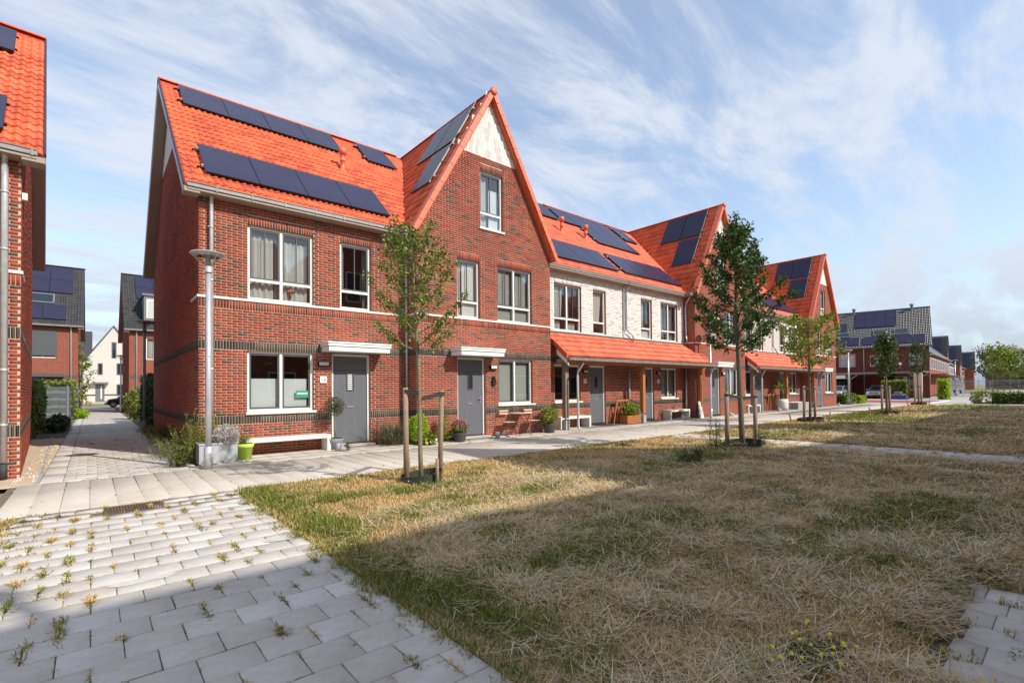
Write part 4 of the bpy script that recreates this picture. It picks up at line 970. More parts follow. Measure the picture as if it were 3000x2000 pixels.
# strips of sand and earth along the walls, with pebbles
def rough_sheet(name, x0, x1, y0, y1, z, m, amp=.012, step=.08, seed=1, kind='structure', parent=None):
    nx, ny = max(2, int((x1 - x0) / step)), max(2, int((y1 - y0) / step)); xs = np.linspace(x0, x1, nx + 1); ys = np.linspace(y0, y1, ny + 1); X, Y = np.meshgrid(xs, ys, indexing='ij')
    Z = z + amp * (vnoise(X, Y, seed, 3.1) + .6 * vnoise(X, Y, seed + 1, 9) - .8); Z = np.minimum(Z, z + amp)
    e = np.minimum(np.minimum(X - x0, x1 - X), np.minimum(Y - y0, y1 - Y)); Z = np.where(e < .01, z - .02, Z)
    V = np.stack([X, Y, Z], -1).reshape(-1, 3); I = np.arange((nx + 1) * (ny + 1)).reshape(nx + 1, ny + 1)
    Fq = np.stack([I[:-1, :-1], I[1:, :-1], I[1:, 1:], I[:-1, 1:]], -1).reshape(-1, 4)
    return link(name, mesh_np(name, V, Fq, [m], smooth=True), parent, kind=kind)
rough_sheet('sand_strip', -1.6, -.66, 11.2, 22.0, .0, 'sand', .02, .06, 3)
rough_sheet('earth_strip', 1.60, 2.4, 11.9, 60, .0, 'soil', .03, .1, 5)
rough_sheet('earth_strip', -4, -.68, 22.0, 60, .0, 'soil', .03, .2, 6)
# lawns
def hgt(X, Y):
    hay = haym(X, Y); pd = np.minimum(np.minimum(np.abs(X - 13.97), np.abs(X - 24.25)), np.abs(X - 36.5)); hay = hay * np.clip((pd - .75) / 1.3, 0, 1)
    return .008 + .012 * vnoise(X, Y, 11, 2.2) + hay * (.07 * vnoise(X, Y, 12, 1.3) + .075 * np.clip(vnoise(X, Y, 13, 3.2) - .35, 0, 1))
def edge(X, Y):
    e = np.minimum(np.minimum(X - 1.66, 50 - X), np.minimum(Y - .05, 8.39 - Y)); e = np.minimum(e, np.maximum(np.maximum(3.32 - X, Y - .62), X - 5.06))
    for a, b in ((13.35, 14.6), (23.75, 24.75), (36.0, 37.0)): e = np.minimum(e, np.maximum(a - X, X - b))
    return np.clip(e / .25, -1, 1)
def haym(X, Y):
    """where mown hay lies: away from the sunny left corner and the strip along the pavement"""
    m = 1 / (1 + np.exp(-((X - 2.9) * 1.5 + (5.0 - Y) * 1.5))); m = m * 1 / (1 + np.exp((Y - 6.3) * 2.2)); return np.clip(m * (.35 + .9 * vnoise(X, Y, 21, .8)), 0, 1)
GP = [(6.9, 1.15, 1.1, .42), (2.0, 2.6, .22, .7), (9.4, 5.1, 1.9, .42), (11.6, 5.6, 2.2, .45), (17.5, 5.9, 2.6, .5), (30, 7.0, 4, .9), (27, 6.8, 3, .8), (20, 2.2, 2, .4), (24.5, 5.0, 3, .8), (1.85, 7.3, .22, 1.0), (1.95, 5.4, .25, .8), (2.7, 6.7, .45, .2), (3.9, 6.45, .7, .16), (5.0, 5.2, .6, .22), (1.8, 3.6, .2, .9), (3.4, 2.8, .7, .4), (42, 5, 5, 1.5), (4.6, 3.2, .6, .25), (13, 6.0, .9, .8)]
def greenm(X, Y):
    g = .30 * np.clip((vnoise(X, Y, 31, 1.1) - .60) * 4, 0, 1) + .45 * np.clip((vnoise(X, Y, 32, 3.3) - .66) * 5, 0, 1)
    for (a, b, sx, sy) in GP: g = g + .95 * np.exp(-((X - a) / sx) ** 2 - ((Y - b) / sy) ** 2)
    return np.clip(g, 0, 1)
def lawn_piece(name, x0, x1, y0, y1, step):
    nx, ny = int((x1 - x0) / step), int((y1 - y0) / step); xs = np.linspace(x0, x1, nx + 1); ys = np.linspace(y0, y1, ny + 1); X, Y = np.meshgrid(xs, ys, indexing='ij'); E_ = edge(X, Y); Z = np.where(E_ > 0, -.008 + hgt(X, Y) * E_, -.03)
    V = np.stack([X, Y, Z], -1).reshape(-1, 3); I = np.arange((nx + 1) * (ny + 1)).reshape(nx + 1, ny + 1); Fq = np.stack([I[:-1, :-1], I[1:, :-1], I[1:, 1:], I[:-1, 1:]], -1).reshape(-1, 4)
    return link(name, mesh_np(name, V, Fq, ['lawn_soil'], smooth=True), kind='structure')
lawn_piece('lawn', 1.66, 13.35, .05, 8.39, .07); lawn_piece('lawn', 14.60, 23.75, .05, 8.39, .12); lawn_piece('lawn', 24.75, 36.0, .25, 8.39, .2); lawn_piece('lawn', 37.0, 46.3, .25, 8.39, .25)
rough_sheet('lawn', -6, -.77, -2, 8.38, .0, 'lawn_soil', .02, .1, 8)
for (a, b, w) in ((13.37, 14.57, .30), (23.77, 24.70, .31), (36.02, 36.95, .31)):
    gp = sheet('garden_path', a - .02, b + .03, -.2, 8.39, -.015, 'joint'); lst = []; y = -.05; k = 0
    while y < 8.3:
        n = int((b - a) / w + .01)
        for i in range(n): lst.append((a + (i + .5) * w, y + .15, w, .30))
        y += .30; k += 1
    pave(gp, lst, 'paver', 300 if a < 20 else 0, .006)
opp_pave = sheet('pavement', 1.67, 60, -2.6, .065, -.016, 'joint'); lst = []
for k in range(10):
    y = -.22 - k * .285; x = 5.2 + (.15 if k % 2 else 0)
    while x < 12: lst.append((x + .15, y + .14, .30, .285)); x += .30
for k in range(6):                                     # a path across the lawn that starts at the right of the photo
    x = 3.34 + k * .285; y = (.52, .54, .50, .55, .66, .64)[k] - (.15 if k % 2 else 0)
    if k % 2: lst.append((x + .1425, y + .075, .285, .15))
    while y > -2.4: lst.append((x + .1425, y - .15, .285, .30)); y -= .30
pave(opp_pave, lst, 'paver', 300); sheet('pavement_bed', 3.32, 5.06, .065, .60, -.018, 'joint')
# street beyond the lawns
sheet('street_pavement', 46.3, 52.0, -30, 12.2, -.02, 'road_light'); sheet('street_pavement', 46.3, 60.5, 12.2, 60, -.022, 'road_light')
sheet('street', 52.0, 61.0, 8.4, 12.3, -.018, 'asphalt_red'); sheet('street', 52.0, 61.0, 12.3, 60, -.017, 'asphalt_red'); sheet('street', 52.0, 61.0, 5.9, 8.4, -.018, 'road_light'); sheet('street', 52.0, 62.0, -60, 5.9, -.018, 'asphalt_red')
for y in (5.7, 8.1): sheet('road_marking', 52.2, 60.8, y, y + .55, -.012, 'paint_white')
sheet('street', 61.0, 200, 4.5, 12.3, -.019, 'road_light'); sheet('verge_grass', 61.0, 72, 12.3, 22, -.015, 'sand')
sheet('cross_street', -60, 60, 58.5, 68, -.03, 'slab_grey')

# ------------------------------------------------------------------ grass
def blades(name, P, Hh, Wd, az, lean, rnd, parent=None, z=None, curve=.35, kind='stuff', mt='grass', segs=2):
    n = len(P); x, y = P[:, 0], P[:, 1]; z = np.zeros(n) if z is None else z
    dx, dy = np.cos(az), np.sin(az); px, py = -dy * Wd / 2, dx * Wd / 2
    # random twist of the blade's flat side
    L1 = lean; L2 = np.clip(lean + curve, 0, 1.62)
    m1 = Hh * .5
    p1 = np.c_[x + dx * np.sin(L1) * m1, y + dy * np.sin(L1) * m1, z + np.cos(L1) * m1]
    p2 = p1 + np.c_[dx * np.sin(L2) * m1, dy * np.sin(L2) * m1, np.cos(L2) * m1]
    o = np.c_[px, py, np.zeros(n)]; b = np.c_[x, y, z]
    V = np.stack([b - o, b + o, p1 - o * .8, p1 + o * .8, p2 - o * .15, p2 + o * .15], 1)
    F_ = np.array([(0, 1, 3, 2), (2, 3, 5, 4)]); FF = (F_[None] + 6 * np.arange(n)[:, None, None]).reshape(-1, 4)
    return link(name, mesh_np(name, V.reshape(-1, 3), FF, [mt], rnd=np.repeat(rnd, 2)), parent, kind=kind)
def scatter(n0, x0, x1, y0, y1, dens, rg):
    out = []
    nx = max(1, int((x1 - x0))); ny = max(1, int((y1 - y0)))
    for i in range(nx):
        for j in range(ny):
            a0, a1 = x0 + (x1 - x0) * i / nx, x0 + (x1 - x0) * (i + 1) / nx; b0, b1 = y0 + (y1 - y0) * j / ny, y0 + (y1 - y0) * (j + 1) / ny
            d = math.hypot((a0 + a1) / 2, (b0 + b1) / 2); ang = math.atan2((b0 + b1) / 2, (a0 + a1) / 2)
            k = int(dens * (a1 - a0) * (b1 - b0) * min(1.0, (5.0 / d) ** 1.5))
            if k: out.append(np.c_[rg.uniform(a0, a1, k), rg.uniform(b0, b1, k)])
    return np.concatenate(out)
def on_paths(P):
    m = np.zeros(len(P), bool)
    for a, b in ((13.35, 14.6), (23.75, 24.75), (36.0, 37.0)): m |= (P[:, 0] > a - .10 * (1 + np.sin(P[:, 1] * 5))) & (P[:, 0] < b + .02)
    m |= (P[:, 0] > 3.30) & (P[:, 1] < .57 + .04 * np.sin(P[:, 0] * 9)) & (P[:, 0] < 5.08)
    return m
rg = np.random.default_rng(12)
P = scatter(0, 1.64, 46.2, .05, 8.42, 7000, rg); P = P[~on_paths(P)]
d = np.hypot(P[:, 0], P[:, 1]); g = greenm(P[:, 0], P[:, 1]); hy = haym(P[:, 0], P[:, 1]); bare = vnoise(P[:, 0], P[:, 1], 41, 1.7) + .5 * vnoise(P[:, 0], P[:, 1], 42, 5) - .5 * g
keep = rg.random(len(P)) > np.clip((bare - .95) * 3, 0, .85); P, d, g, hy = P[keep], d[keep], g[keep], hy[keep]
n = len(P); isg = rg.random(n) < g * .8 + .06
rnd = np.where(isg, rg.uniform(.0, .42, n), np.where(rg.random(n) < .62 - .45 * hy, rg.uniform(.48, .66, n), rg.uniform(.6, .98, n)))
Hg = np.where(isg, rg.uniform(.025, .07, n) * (1 + .8 * g), rg.uniform(.018, .055, n)); Wg = .0035 + .00085 * d
blades('grass', P, Hg * (1 + d * .012), Wg, rg.uniform(0, 2 * PI, n), rg.uniform(.15, 1.25, n), rnd, z=-.006 + hgt(P[:, 0], P[:, 1]) * np.clip(edge(P[:, 0], P[:, 1]), 0, 1))
# lying hay
P = scatter(0, 1.8, 45, .1, 7.9, 5600, rg); CL = vnoise(P[:, 0], P[:, 1], 61, 2.6) * .6 + vnoise(P[:, 0], P[:, 1], 62, 6.5) * .4; P = P[rg.random(len(P)) < np.clip((CL - .30) * 3.2, .08, 1)]; hy = haym(P[:, 0], P[:, 1]); P = P[(rg.random(len(P)) < hy * 1.15 + .03) & ~on_paths(P)]
n = len(P); d = np.hypot(P[:, 0], P[:, 1]); swirl = vnoise(P[:, 0], P[:, 1], 51, 1.5) * 10 + rg.normal(0, 1.25, n)
zz_ = hgt(P[:, 0], P[:, 1]) * np.clip(edge(P[:, 0], P[:, 1]), 0, 1) + rg.random(n) ** 1.5 * .06
gq = greenm(P[:, 0], P[:, 1])
blades('hay', P, (.045 + .19 * rg.random(n) ** 2) * (1 + d * .01), (.0026 + .0006 * d) * rg.uniform(.7, 1.6, n), swirl, rg.uniform(1.15, 1.75, n), np.where(rg.random(n) < .08 + .35 * gq, rg.uniform(.2, .5, n), rg.uniform(.62, 1, n) ** .8), z=zz_, curve=rg.uniform(-.25, .3, n))
# tall stray stalks
P = np.c_[rg.uniform(1.8, 20, 520), rg.uniform(.4, 7.5, 520)]; n = len(P)
blades('tall_stalks', P, rg.uniform(.12, .34, n), np.full(n, .0045), rg.uniform(0, 6.3, n), rg.uniform(.1, .8, n), rg.uniform(.3, .9, n), z=np.full(n, .02), curve=rg.uniform(0, .7, n))
# dry grass left of the path
P = np.c_[rg.uniform(-4.5, -.68, 16000), rg.uniform(1.5, 8.38, 16000)]; n = len(P)
blades('grass', P, rg.uniform(.03, .08, n), .004 + .0008 * np.hypot(P[:, 0], P[:, 1]), rg.uniform(0, 6.3, n), rg.uniform(.2, 1.3, n), np.where(rg.random(n) < .3, rg.uniform(.1, .4, n), rg.uniform(.45, .8, n)))
# weeds in the joints
TP, TR, TH_, TB = [], [], [], []
def tuft(x, y, n, r, h, g, elong=(1, 1)):
    a = rg.normal(0, r, (n, 2)) * elong; TP.append(np.array([[x, y]]) + a); TH_.append(rg.uniform(.4, 1.1, n) * h); TR.append(np.where(rg.random(n) < g, rg.uniform(.02, .38, n), rg.uniform(.42, .75, n))); TB.append(np.arctan2(a[:, 1], a[:, 0]))
k = 0; y = PYT - .1425
while y > .8:
    off = .15 if k % 2 else 0
    for i in range(9):
        x = PX0 + off + i * .30
        if x > PX1 - .05: continue
        side = 1.0 if x < .1 or x > 1.2 else (.75 if x > .8 else .48)
        if random.random() < side * (.9 if y > 2.4 else .7):
            for q in range(random.choice((1, 1, 2, 3))): k_ = random.random() ** 1.6; tuft(x + random.gauss(0, .006), y + random.uniform(-.14, .14), int(8 + 75 * k_), .008 + .016 * k_, .016 + .034 * k_ * (1.25 if side == 1 else 1), random.choice((.2, .5, .8)), (.7, random.uniform(1, 4)))
        if x < -.25 and random.random() < .45:
            tuft(x + random.uniform(-.1, .1), y + .1425, random.randint(20, 50), .02, .042, .55, (3.2, .5))
    y -= .285; k += 1
for i in range(90): tuft(PX1 + random.uniform(-.10, .06), random.uniform(1.2, 8.3), random.randint(20, 55), .035, .06, .7)
for i in range(60): tuft(PX0 + random.uniform(-.06, .08), random.uniform(1.2, 8.3), random.randint(20, 45), .035, .06, .45)
for i in range(150):
    x = -.9 + .295 * random.randrange(0, 80); tuft(x, random.uniform(8.45, 11.2), random.randint(8, 26), .018, .028, .5, (.6, 1.8))
for i in range(120): tuft(random.uniform(-.4, 20), random.choice((8.40, 11.22, 11.22)) + random.uniform(-.01, .01), random.randint(8, 26), .02, .028, .5, (2.2, .5))
for i in range(46): tuft(random.uniform(-.35, 1.5), random.uniform(11.4, 20), random.randint(8, 22), .02, .03, .6)
for i in range(160): tuft(random.uniform(1.7, 44), 8.41 + random.uniform(-.04, .03), random.randint(20, 44), .03, .05, .55)
for i in range(110): tuft(random.choice((13.38, 13.68, 13.98, 14.28, 14.57)), random.uniform(0, 8.3), 24, .03, .05, .5)
for i in range(40): tuft(3.34 + .285 * random.randrange(0, 7), random.uniform(-.3, .6), 26, .02, .05, .5, (2, .6))
for i in range(420):
    k = random.randrange(0, 27); yj = PYT - .285 * k; xj = random.uniform(PX0, PX1)
    if random.random() < .5: tuft(xj, yj, random.randint(14, 40), .03, .010, random.choice((.1, .6, .9)), (random.uniform(1, 2.6), .12))
    else: tuft(PX0 + (.15 if k % 2 else 0) + .30 * random.randrange(0, 9), yj - .1425, random.randint(14, 40), .03, .011, random.choice((.1, .6, .9)), (.12, random.uniform(.8, 1.7)))
P = np.concatenate(TP); n = len(P); dd = np.hypot(P[:, 0], P[:, 1])
blades('joint_weeds', P, np.concatenate(TH_), .0035 + .0007 * dd, np.concatenate(TB) + rg.normal(0, .8, n), rg.uniform(.2, 1.4, n), np.concatenate(TR), z=np.zeros(n) - .004)
def leaf_litter():
    mb = MB('leaf_weed', 'soil')
    for i in range(260):
        x, y = random.uniform(-.8, 16), random.uniform(8.3, 12.4); r = random.uniform(.008, .022); a = random.uniform(0, 3.1)
        mb.quad([(x + r * c_(a), y + r * s_(a), .006), (x - r * .5 * s_(a), y + r * .5 * c_(a), .009), (x - r * c_(a), y - r * s_(a), .006), (x + r * .5 * s_(a), y - r * .5 * c_(a), .004)], i % 3 == 0, random.random())
    mb.build('leaf_litter', kind='stuff')
leaf_litter()
mb = MB('road_smear'); random.seed(3)
for cx_, cy_, w, l in ((.33, 4.92, .26, .09), (1.45, 5.35, .16, .12), (1.12, 5.9, .1, .05)):
    pts = [(cx_ + w * c_(a) * random.uniform(.75, 1), cy_ + l * s_(a) * random.uniform(.6, 1), .0045) for a in np.linspace(0, 2 * PI, 14)[:-1]]; mb.face([mb.v(*p) for p in pts])
mb.build('chalk_smear', kind='stuff')
mb = MB('sand', 'stone_white')
for i in range(420):
    x, y = (random.uniform(-1.0, -.68), random.uniform(11.3, 20)) if i < 260 else (random.uniform(1.7, 2.6), random.uniform(11.6, 11.8)); r = random.uniform(.006, .018)
    mb.obox((x, y, r * .5), (r, r * .2, 0), (-.2 * r, r * .8, 0), (0, 0, r * .6), i % 4 == 0)
mb.build('pebbles', kind='stuff')

# ------------------------------------------------------------------ foliage
def leaves_mesh(name, P, size, rnd, mt, up=.4, parent=None, rg=None, aspect=.5, kind=None, droop=0.0):
    rg = rg or np.random.default_rng(1); n = len(P); d = rg.normal(0, 1, (n, 3)); d[:, 2] -= droop; d /= np.linalg.norm(d, axis=1)[:, None]
    nr = rg.normal(0, 1, (n, 3)); nr[:, 2] += up * 3; s = np.cross(d, nr); s /= np.linalg.norm(s, axis=1)[:, None] + 1e-6; sz = size * rg.uniform(.65, 1.25, n)[:, None]
    nn = np.cross(s, d)
    V = np.stack([P, P + d * sz * .5 + s * sz * aspect * .5 + nn * sz * .08, P + d * sz, P + d * sz * .5 - s * sz * aspect * .5 + nn * sz * .08], 1).reshape(-1, 3); Fq = np.arange(4 * n).reshape(n, 4)
    return link(name, mesh_np(name, V, Fq, [mt], rnd=rnd), parent, kind=kind)
def tree(name, label, x, y, z0, z1, rad, nlimb, nleaf, lsize, mt, bark, seed, trunk_r=.035, group=None, up=1.0, spike=.0, dens_in=.5, lean=(0, 0), prof=(.55, 1.0, .8, .35), droop=.2, cat='tree'):
    rr = random.Random(seed); rgx = np.random.default_rng(seed); t = thing(name, label, cat, (x, y, 0), group=group)
    tb = MB(bark); n = 9; pts = []; top = z0 + (z1 - z0) * .86
    for i in range(n + 1):
        q = i / n; pts.append((lean[0] * q + .02 * math.sin(q * 7 + seed), lean[1] * q + .02 * math.cos(q * 5 + seed), top * q))
    tb.tube(pts, [max(.006, trunk_r * (1.15 - .35 * q / .5 if q < .5 else .98 - 1.6 * (q - .5))) for q in [i / n for i in range(n + 1)]], 8)
    tips = []
    def at(z):
        q = min(1, max(0, z / top)); return Vector((lean[0] * q, lean[1] * q, z))
    for i in range(nlimb):
        f = (i + rr.random() * .8) / nlimb; zs = z0 - .05 + (top - z0) * f * .92; az = i * 2.4 + rr.uniform(-.4, .4)
        pr = np.interp(f, [0, .33, .66, 1], prof); L = rad * pr * rr.uniform(.75, 1.12); rise = (up * (.55 + .4 * f)) * L + (spike * f)
        p0 = at(zs); p3 = p0 + Vector((c_(az) * L, s_(az) * L, rise)); p1 = p0 + Vector((c_(az) * L * .4, s_(az) * L * .4, rise * .25)); p2 = p0 + Vector((c_(az) * L * .75, s_(az) * L * .75, rise * .62))
        r0 = trunk_r * .38 * (1 - .5 * f); tb.tube([p0, p1, p2, p3], [r0, r0 * .7, r0 * .45, r0 * .15], 5, cap=False)
        for k in range(7):
            q = .22 + .78 * (k + rr.random()) / 7; b = p1.lerp(p2, (q - .4) / .35) if .4 < q < .75 else (p0.lerp(p1, q / .4) if q <= .4 else p2.lerp(p3, (q - .75) / .25))
            l2 = rad * rr.uniform(.12, .34) * (1.15 - .5 * q); a2 = az + rr.choice((-1, 1)) * rr.uniform(.4, 1.3); e = b + Vector((c_(a2) * l2, s_(a2) * l2, l2 * rr.uniform(.1, .9) * up)); tb.tube([b, b.lerp(e, .5) + Vector((0, 0, l2 * .06)), e], [r0 * .35, r0 * .25, r0 * .1], 4, cap=False)
            tips.append((b, e))
        tips.append((p2, p3))
    for k in range(5): tips.append((at(top - .25 * (k % 3)), at(top) + Vector((rr.uniform(-.1, .1), rr.uniform(-.1, .1), (z1 - top) * rr.uniform(.5, 1)))))
    tb.build('trunk', t)
    m = len(tips); idx = rgx.integers(0, m, nleaf); q = rgx.random(nleaf) ** .7; A = np.array([tuple(a) for a, b in tips]); B = np.array([tuple(b) for a, b in tips])
    P = A[idx] * (1 - q)[:, None] + B[idx] * q[:, None] + rgx.normal(0, lsize * .55, (nleaf, 3)); P[:, 2] = np.clip(P[:, 2], z0 - .12, z1)
    leaves_mesh('crown', P, lsize, np.clip(rgx.normal(.45, .25, nleaf) + .12 * (idx % 5 - 2) / 2, 0, 1), mt, .3, t, rgx, .5, droop=droop)
    return t
def stake(x, y, h, label, r=.035, lean=(0, 0), group=None, m='wood_post'):
    t = thing('tree_stake', label, 'stake', (x, y, 0), group=group); MB(m).tube([(0, 0, -.05), (lean[0] * .5, lean[1] * .5, h * .5), (lean[0], lean[1], h)], [r * 1.06, r, r * .97], 10, smooth=True).build('post', t); return t
def strap(p, q, z0, z1, label, group='rubber straps of the tree stakes'):
    mb = MB('rubber'); a, b = Vector((p[0], p[1], z0)), Vector((q[0], q[1], z1)); d = (b - a).normalized(); s = Vector((-d.y, d.x, 0)).normalized() * .045
    for k in (1, -1): mb.obox((a + b) / 2 + s * k, (b - a) / 2, s * .06, (0, 0, .028))
    o = mb.lathe([(.052, -.03), (.052, .03)], (a.x, a.y, a.z), 10).build('tree_strap', label=label, group=group); return tag(o, cat='strap')
def ring(x, y, r, h, label, m='ring_green', lean=(0, 0)):
    mb = MB(m); n = 28; pts = []
    for k in range(n + 1):
        a = 2 * PI * k / n; w = 1 + .05 * math.sin(3 * a); pts.append((r * w * c_(a), r * w * s_(a), h * (1 + .25 * math.sin(a + 2))))
    for k in range(n):
        p, q = pts[k], pts[k + 1]; mb.quad([(p[0], p[1], -.02), (q[0], q[1], -.02), q, p]); mb.quad([(q[0] * .985, q[1] * .985, -.02), (p[0] * .985, p[1] * .985, -.02), (p[0] * .985, p[1] * .985, p[2]), (q[0] * .985, q[1] * .985, q[2])]); mb.quad([p, q, (q[0] * .985, q[1] * .985, q[2]), (p[0] * .985, p[1] * .985, p[2])])
    o = mb.build('watering_ring', loc=(x, y, 0), label=label); tag(o, cat='watering ring'); MB('soil').lathe([(r * .97, .0), (r * .9, .045), (.001, .05)], n=16).build('soil', o); return o
GT = 'young trees planted in the lawn'
tree('young_tree', 'thin young tree with airy light green crown, standing in a green ring', 4.07, 7.0, 2.10, 4.25, .76, 28, 4800, .062, 'leaf_holly', 'bark', 5, .034, GT, 1.15, .3, lean=(-.10, .10), prof=(.95, 1.0, .72, .38))
tree('young_tree', 'dense dark green tree with long top shoot, tallest on the lawn', 11.75, 5.35, 2.30, 5.72, 1.0, 40, 12500, .085, 'leaf_dark', 'bark_dark', 9, .062, GT, .75, .35, prof=(1.0, 1.12, .62, .16), lean=(-.06, .06))
tree('young_tree', 'sparse yellow-green tree with open branches before the farther porch', 22.6, 7.45, 2.25, 4.35, 1.15, 20, 2300, .15, 'leaf_yellow', 'bark_dark', 14, .05, GT, .95, .35, prof=(.85, 1.0, .9, .5))
tree('young_tree', 'narrow dark green tree with columnar crown, right of the terrace', 29.7, 6.4, 2.02, 4.15, .58, 28, 3000, .12, 'leaf_dark', 'bark_dark', 15, .055, GT, 1.0, .2, prof=(.6, 1.0, .8, .3))
tree('young_tree', 'thin brownish tree with fine twigs, last before the red street', 46.6, 8.1, 2.4, 4.7, .85, 26, 2300, .13, 'leaf_olive', 'bark_dark', 16, .05, GT, 1.0, .2)
stake(3.88, 7.18, 1.53, 'round pine stake left of the thin young tree', .045, (-.01, 0)); stake(4.69, 7.46, 1.48, 'knotty pine stake right of the thin young tree', .043, (.05, 0))
stake(4.34, 7.94, .28, 'short stub stake behind the green ring', .028); stake(4.10, 6.60, .42, 'short stub stake in front of the green ring', .028)
strap((3.88, 7.18), (4.03, 7.04), 1.47, 1.43, 'black rubber strap from the left pine stake to the thin tree'); strap((4.74, 7.46), (4.05, 7.02), 1.42, 1.34, 'long black rubber strap from the right pine stake to the thin tree')
ring(4.07, 7.0, .33, .16, 'green plastic watering ring around the foot of the thin young tree')
stake(11.35, 5.5, 1.38, 'grey wooden stake left of the dense dark tree', .05); stake(12.05, 5.15, 1.30, 'grey wooden stake right of the dense dark tree', .05)
strap((11.35, 5.5), (11.72, 5.36), 1.30, 1.24, 'black strap from the left grey stake to the dense dark tree'); strap((12.05, 5.15), (11.75, 5.34), 1.25, 1.22, 'black strap from the right grey stake to the dense dark tree')
ring(11.75, 5.35, .42, .20, 'black watering ring around the foot of the dense dark tree', 'rubber')
for (x, y, nm, ww) in ((22.6, 7.45, 'the sparse yellow-green tree', 1.0), (29.7, 6.4, 'the narrow columnar tree', .8), (46.6, 8.1, 'the brownish tree by the street', 1.6)):
    stake(x - .30 * ww, y + .12, 1.50, 'wooden stake on the left of ' + nm, .05, (.03, 0)); stake(x + .34 * ww, y - .08, 1.46, 'wooden stake on the right of ' + nm, .05, (-.03, 0))
    strap((x - .27 * ww, y + .1), (x, y), 1.40, 1.36, 'black strap tying the left stake to ' + nm); strap((x + .31 * ww, y - .08), (x, y), 1.38, 1.33, 'black strap tying the right stake to ' + nm)
    stake(x - .62, y + .5, .42, 'short tilted stub stake left behind ' + nm, .03, (-.06, .04)); stake(x + .62, y - .5, .42, 'short tilted stub stake right before ' + nm, .03, (.06, -.04)); ring(x, y, .48, .17, 'low black watering ring around ' + nm, 'rubber')
def bush(name, label, x, y, rx, ry, h, n, size, mt, cat='shrub', z0=0.0, seed=1, up=.4, aspect=.5, stems=True, group=None, shell=.55, rz=0, droop=0, kind=None, rnd_mu=.45):
    rgx = np.random.default_rng(seed); t = thing(name, label, cat, (x, y, z0), rz, group=group)
    d = rgx.normal(0, 1, (n, 3)); d /= np.linalg.norm(d, axis=1)[:, None]; r = shell + (1 - shell) * rgx.random(n) ** .6; r *= .82 + .3 * vnoise(d[:, 0] * 2, d[:, 1] * 2 + d[:, 2], seed, 1.6)
    P = np.c_[d[:, 0] * rx * r, d[:, 1] * ry * r, h / 2 + d[:, 2] * h / 2 * r]; P[:, 2] = np.maximum(P[:, 2], .02)
    leaves_mesh('leaves_mass', P, size, np.clip(rgx.normal(rnd_mu, .25, n), 0, 1), mt, up, t, rgx, aspect, droop=droop, kind='stuff')
    if stems:
        sb = MB('bark_dark')
        for i in range(9): q = P[rgx.integers(n)]; sb.tube([(q[0] * .1, q[1] * .1, 0), (q[0] * .5, q[1] * .5, q[2] * .6), tuple(q)], [.008, .006, .003], 4, cap=False)
        sb.build('stems', t)
    return t
def hedge(label, x0, x1, y0, y1, h, n, size, mt='leaf_hedge', seed=3, cat='hedge', z0=0.0, inner=True):
    rgx = np.random.default_rng(seed); t = thing('hedge', label, cat, ((x0 + x1) / 2, (y0 + y1) / 2, z0)); a, b = (x1 - x0) / 2, (y1 - y0) / 2
    P = rgx.uniform(-1, 1, (n, 3)); ax = rgx.integers(0, 3, n); sg = np.sign(rgx.uniform(-1, 1, n)); w = np.array([b * h, a * h, a * b]); ax = rgx.choice(3, n, p=w / w.sum())
    for k in range(3): P[ax == k, k] = sg[ax == k] * (1 - .06 * rgx.random((ax == k).sum()))
    P = P * (a, b, h / 2) + (0, 0, h / 2); P += .07 * (np.stack([vnoise(P[:, 1] + P[:, 0], P[:, 2], seed, 2.5)] * 3, 1) - .5) * 2 + rgx.normal(0, .02, (n, 3)); P[:, 2] = np.maximum(P[:, 2], .03)
    leaves_mesh('leaves_mass', P, size, np.clip(rgx.normal(.45, .25, n), 0, 1), mt, .5, t, rgx, .6, kind='stuff')
    if inner: MB('leaf_hedge').box(-a * .88, a * .88, -b * .88, b * .88, 0, h * .92, a=.15).build('core', t)
    return t
def grasses(name, label, x, y, n, h, spread, mt='leaf_reed', cat='grass clump', w=.008, lean=(.1, .9), curve=.7, base=.1, z0=0, seed=4, rnd=(0, 1), parent=None):
    rgx = np.random.default_rng(seed); t = parent or thing(name, label, cat, (x, y, z0)); P = rgx.normal(0, base, (n, 2)); az = np.arctan2(P[:, 1], P[:, 0]) + rgx.normal(0, .6, n)
    blades('blades', P, rgx.uniform(.5, 1, n) * h, np.full(n, w), az, rgx.uniform(*lean, n) * spread, rgx.uniform(*rnd, n), t, curve=curve, mt=mt, kind='stuff'); return t

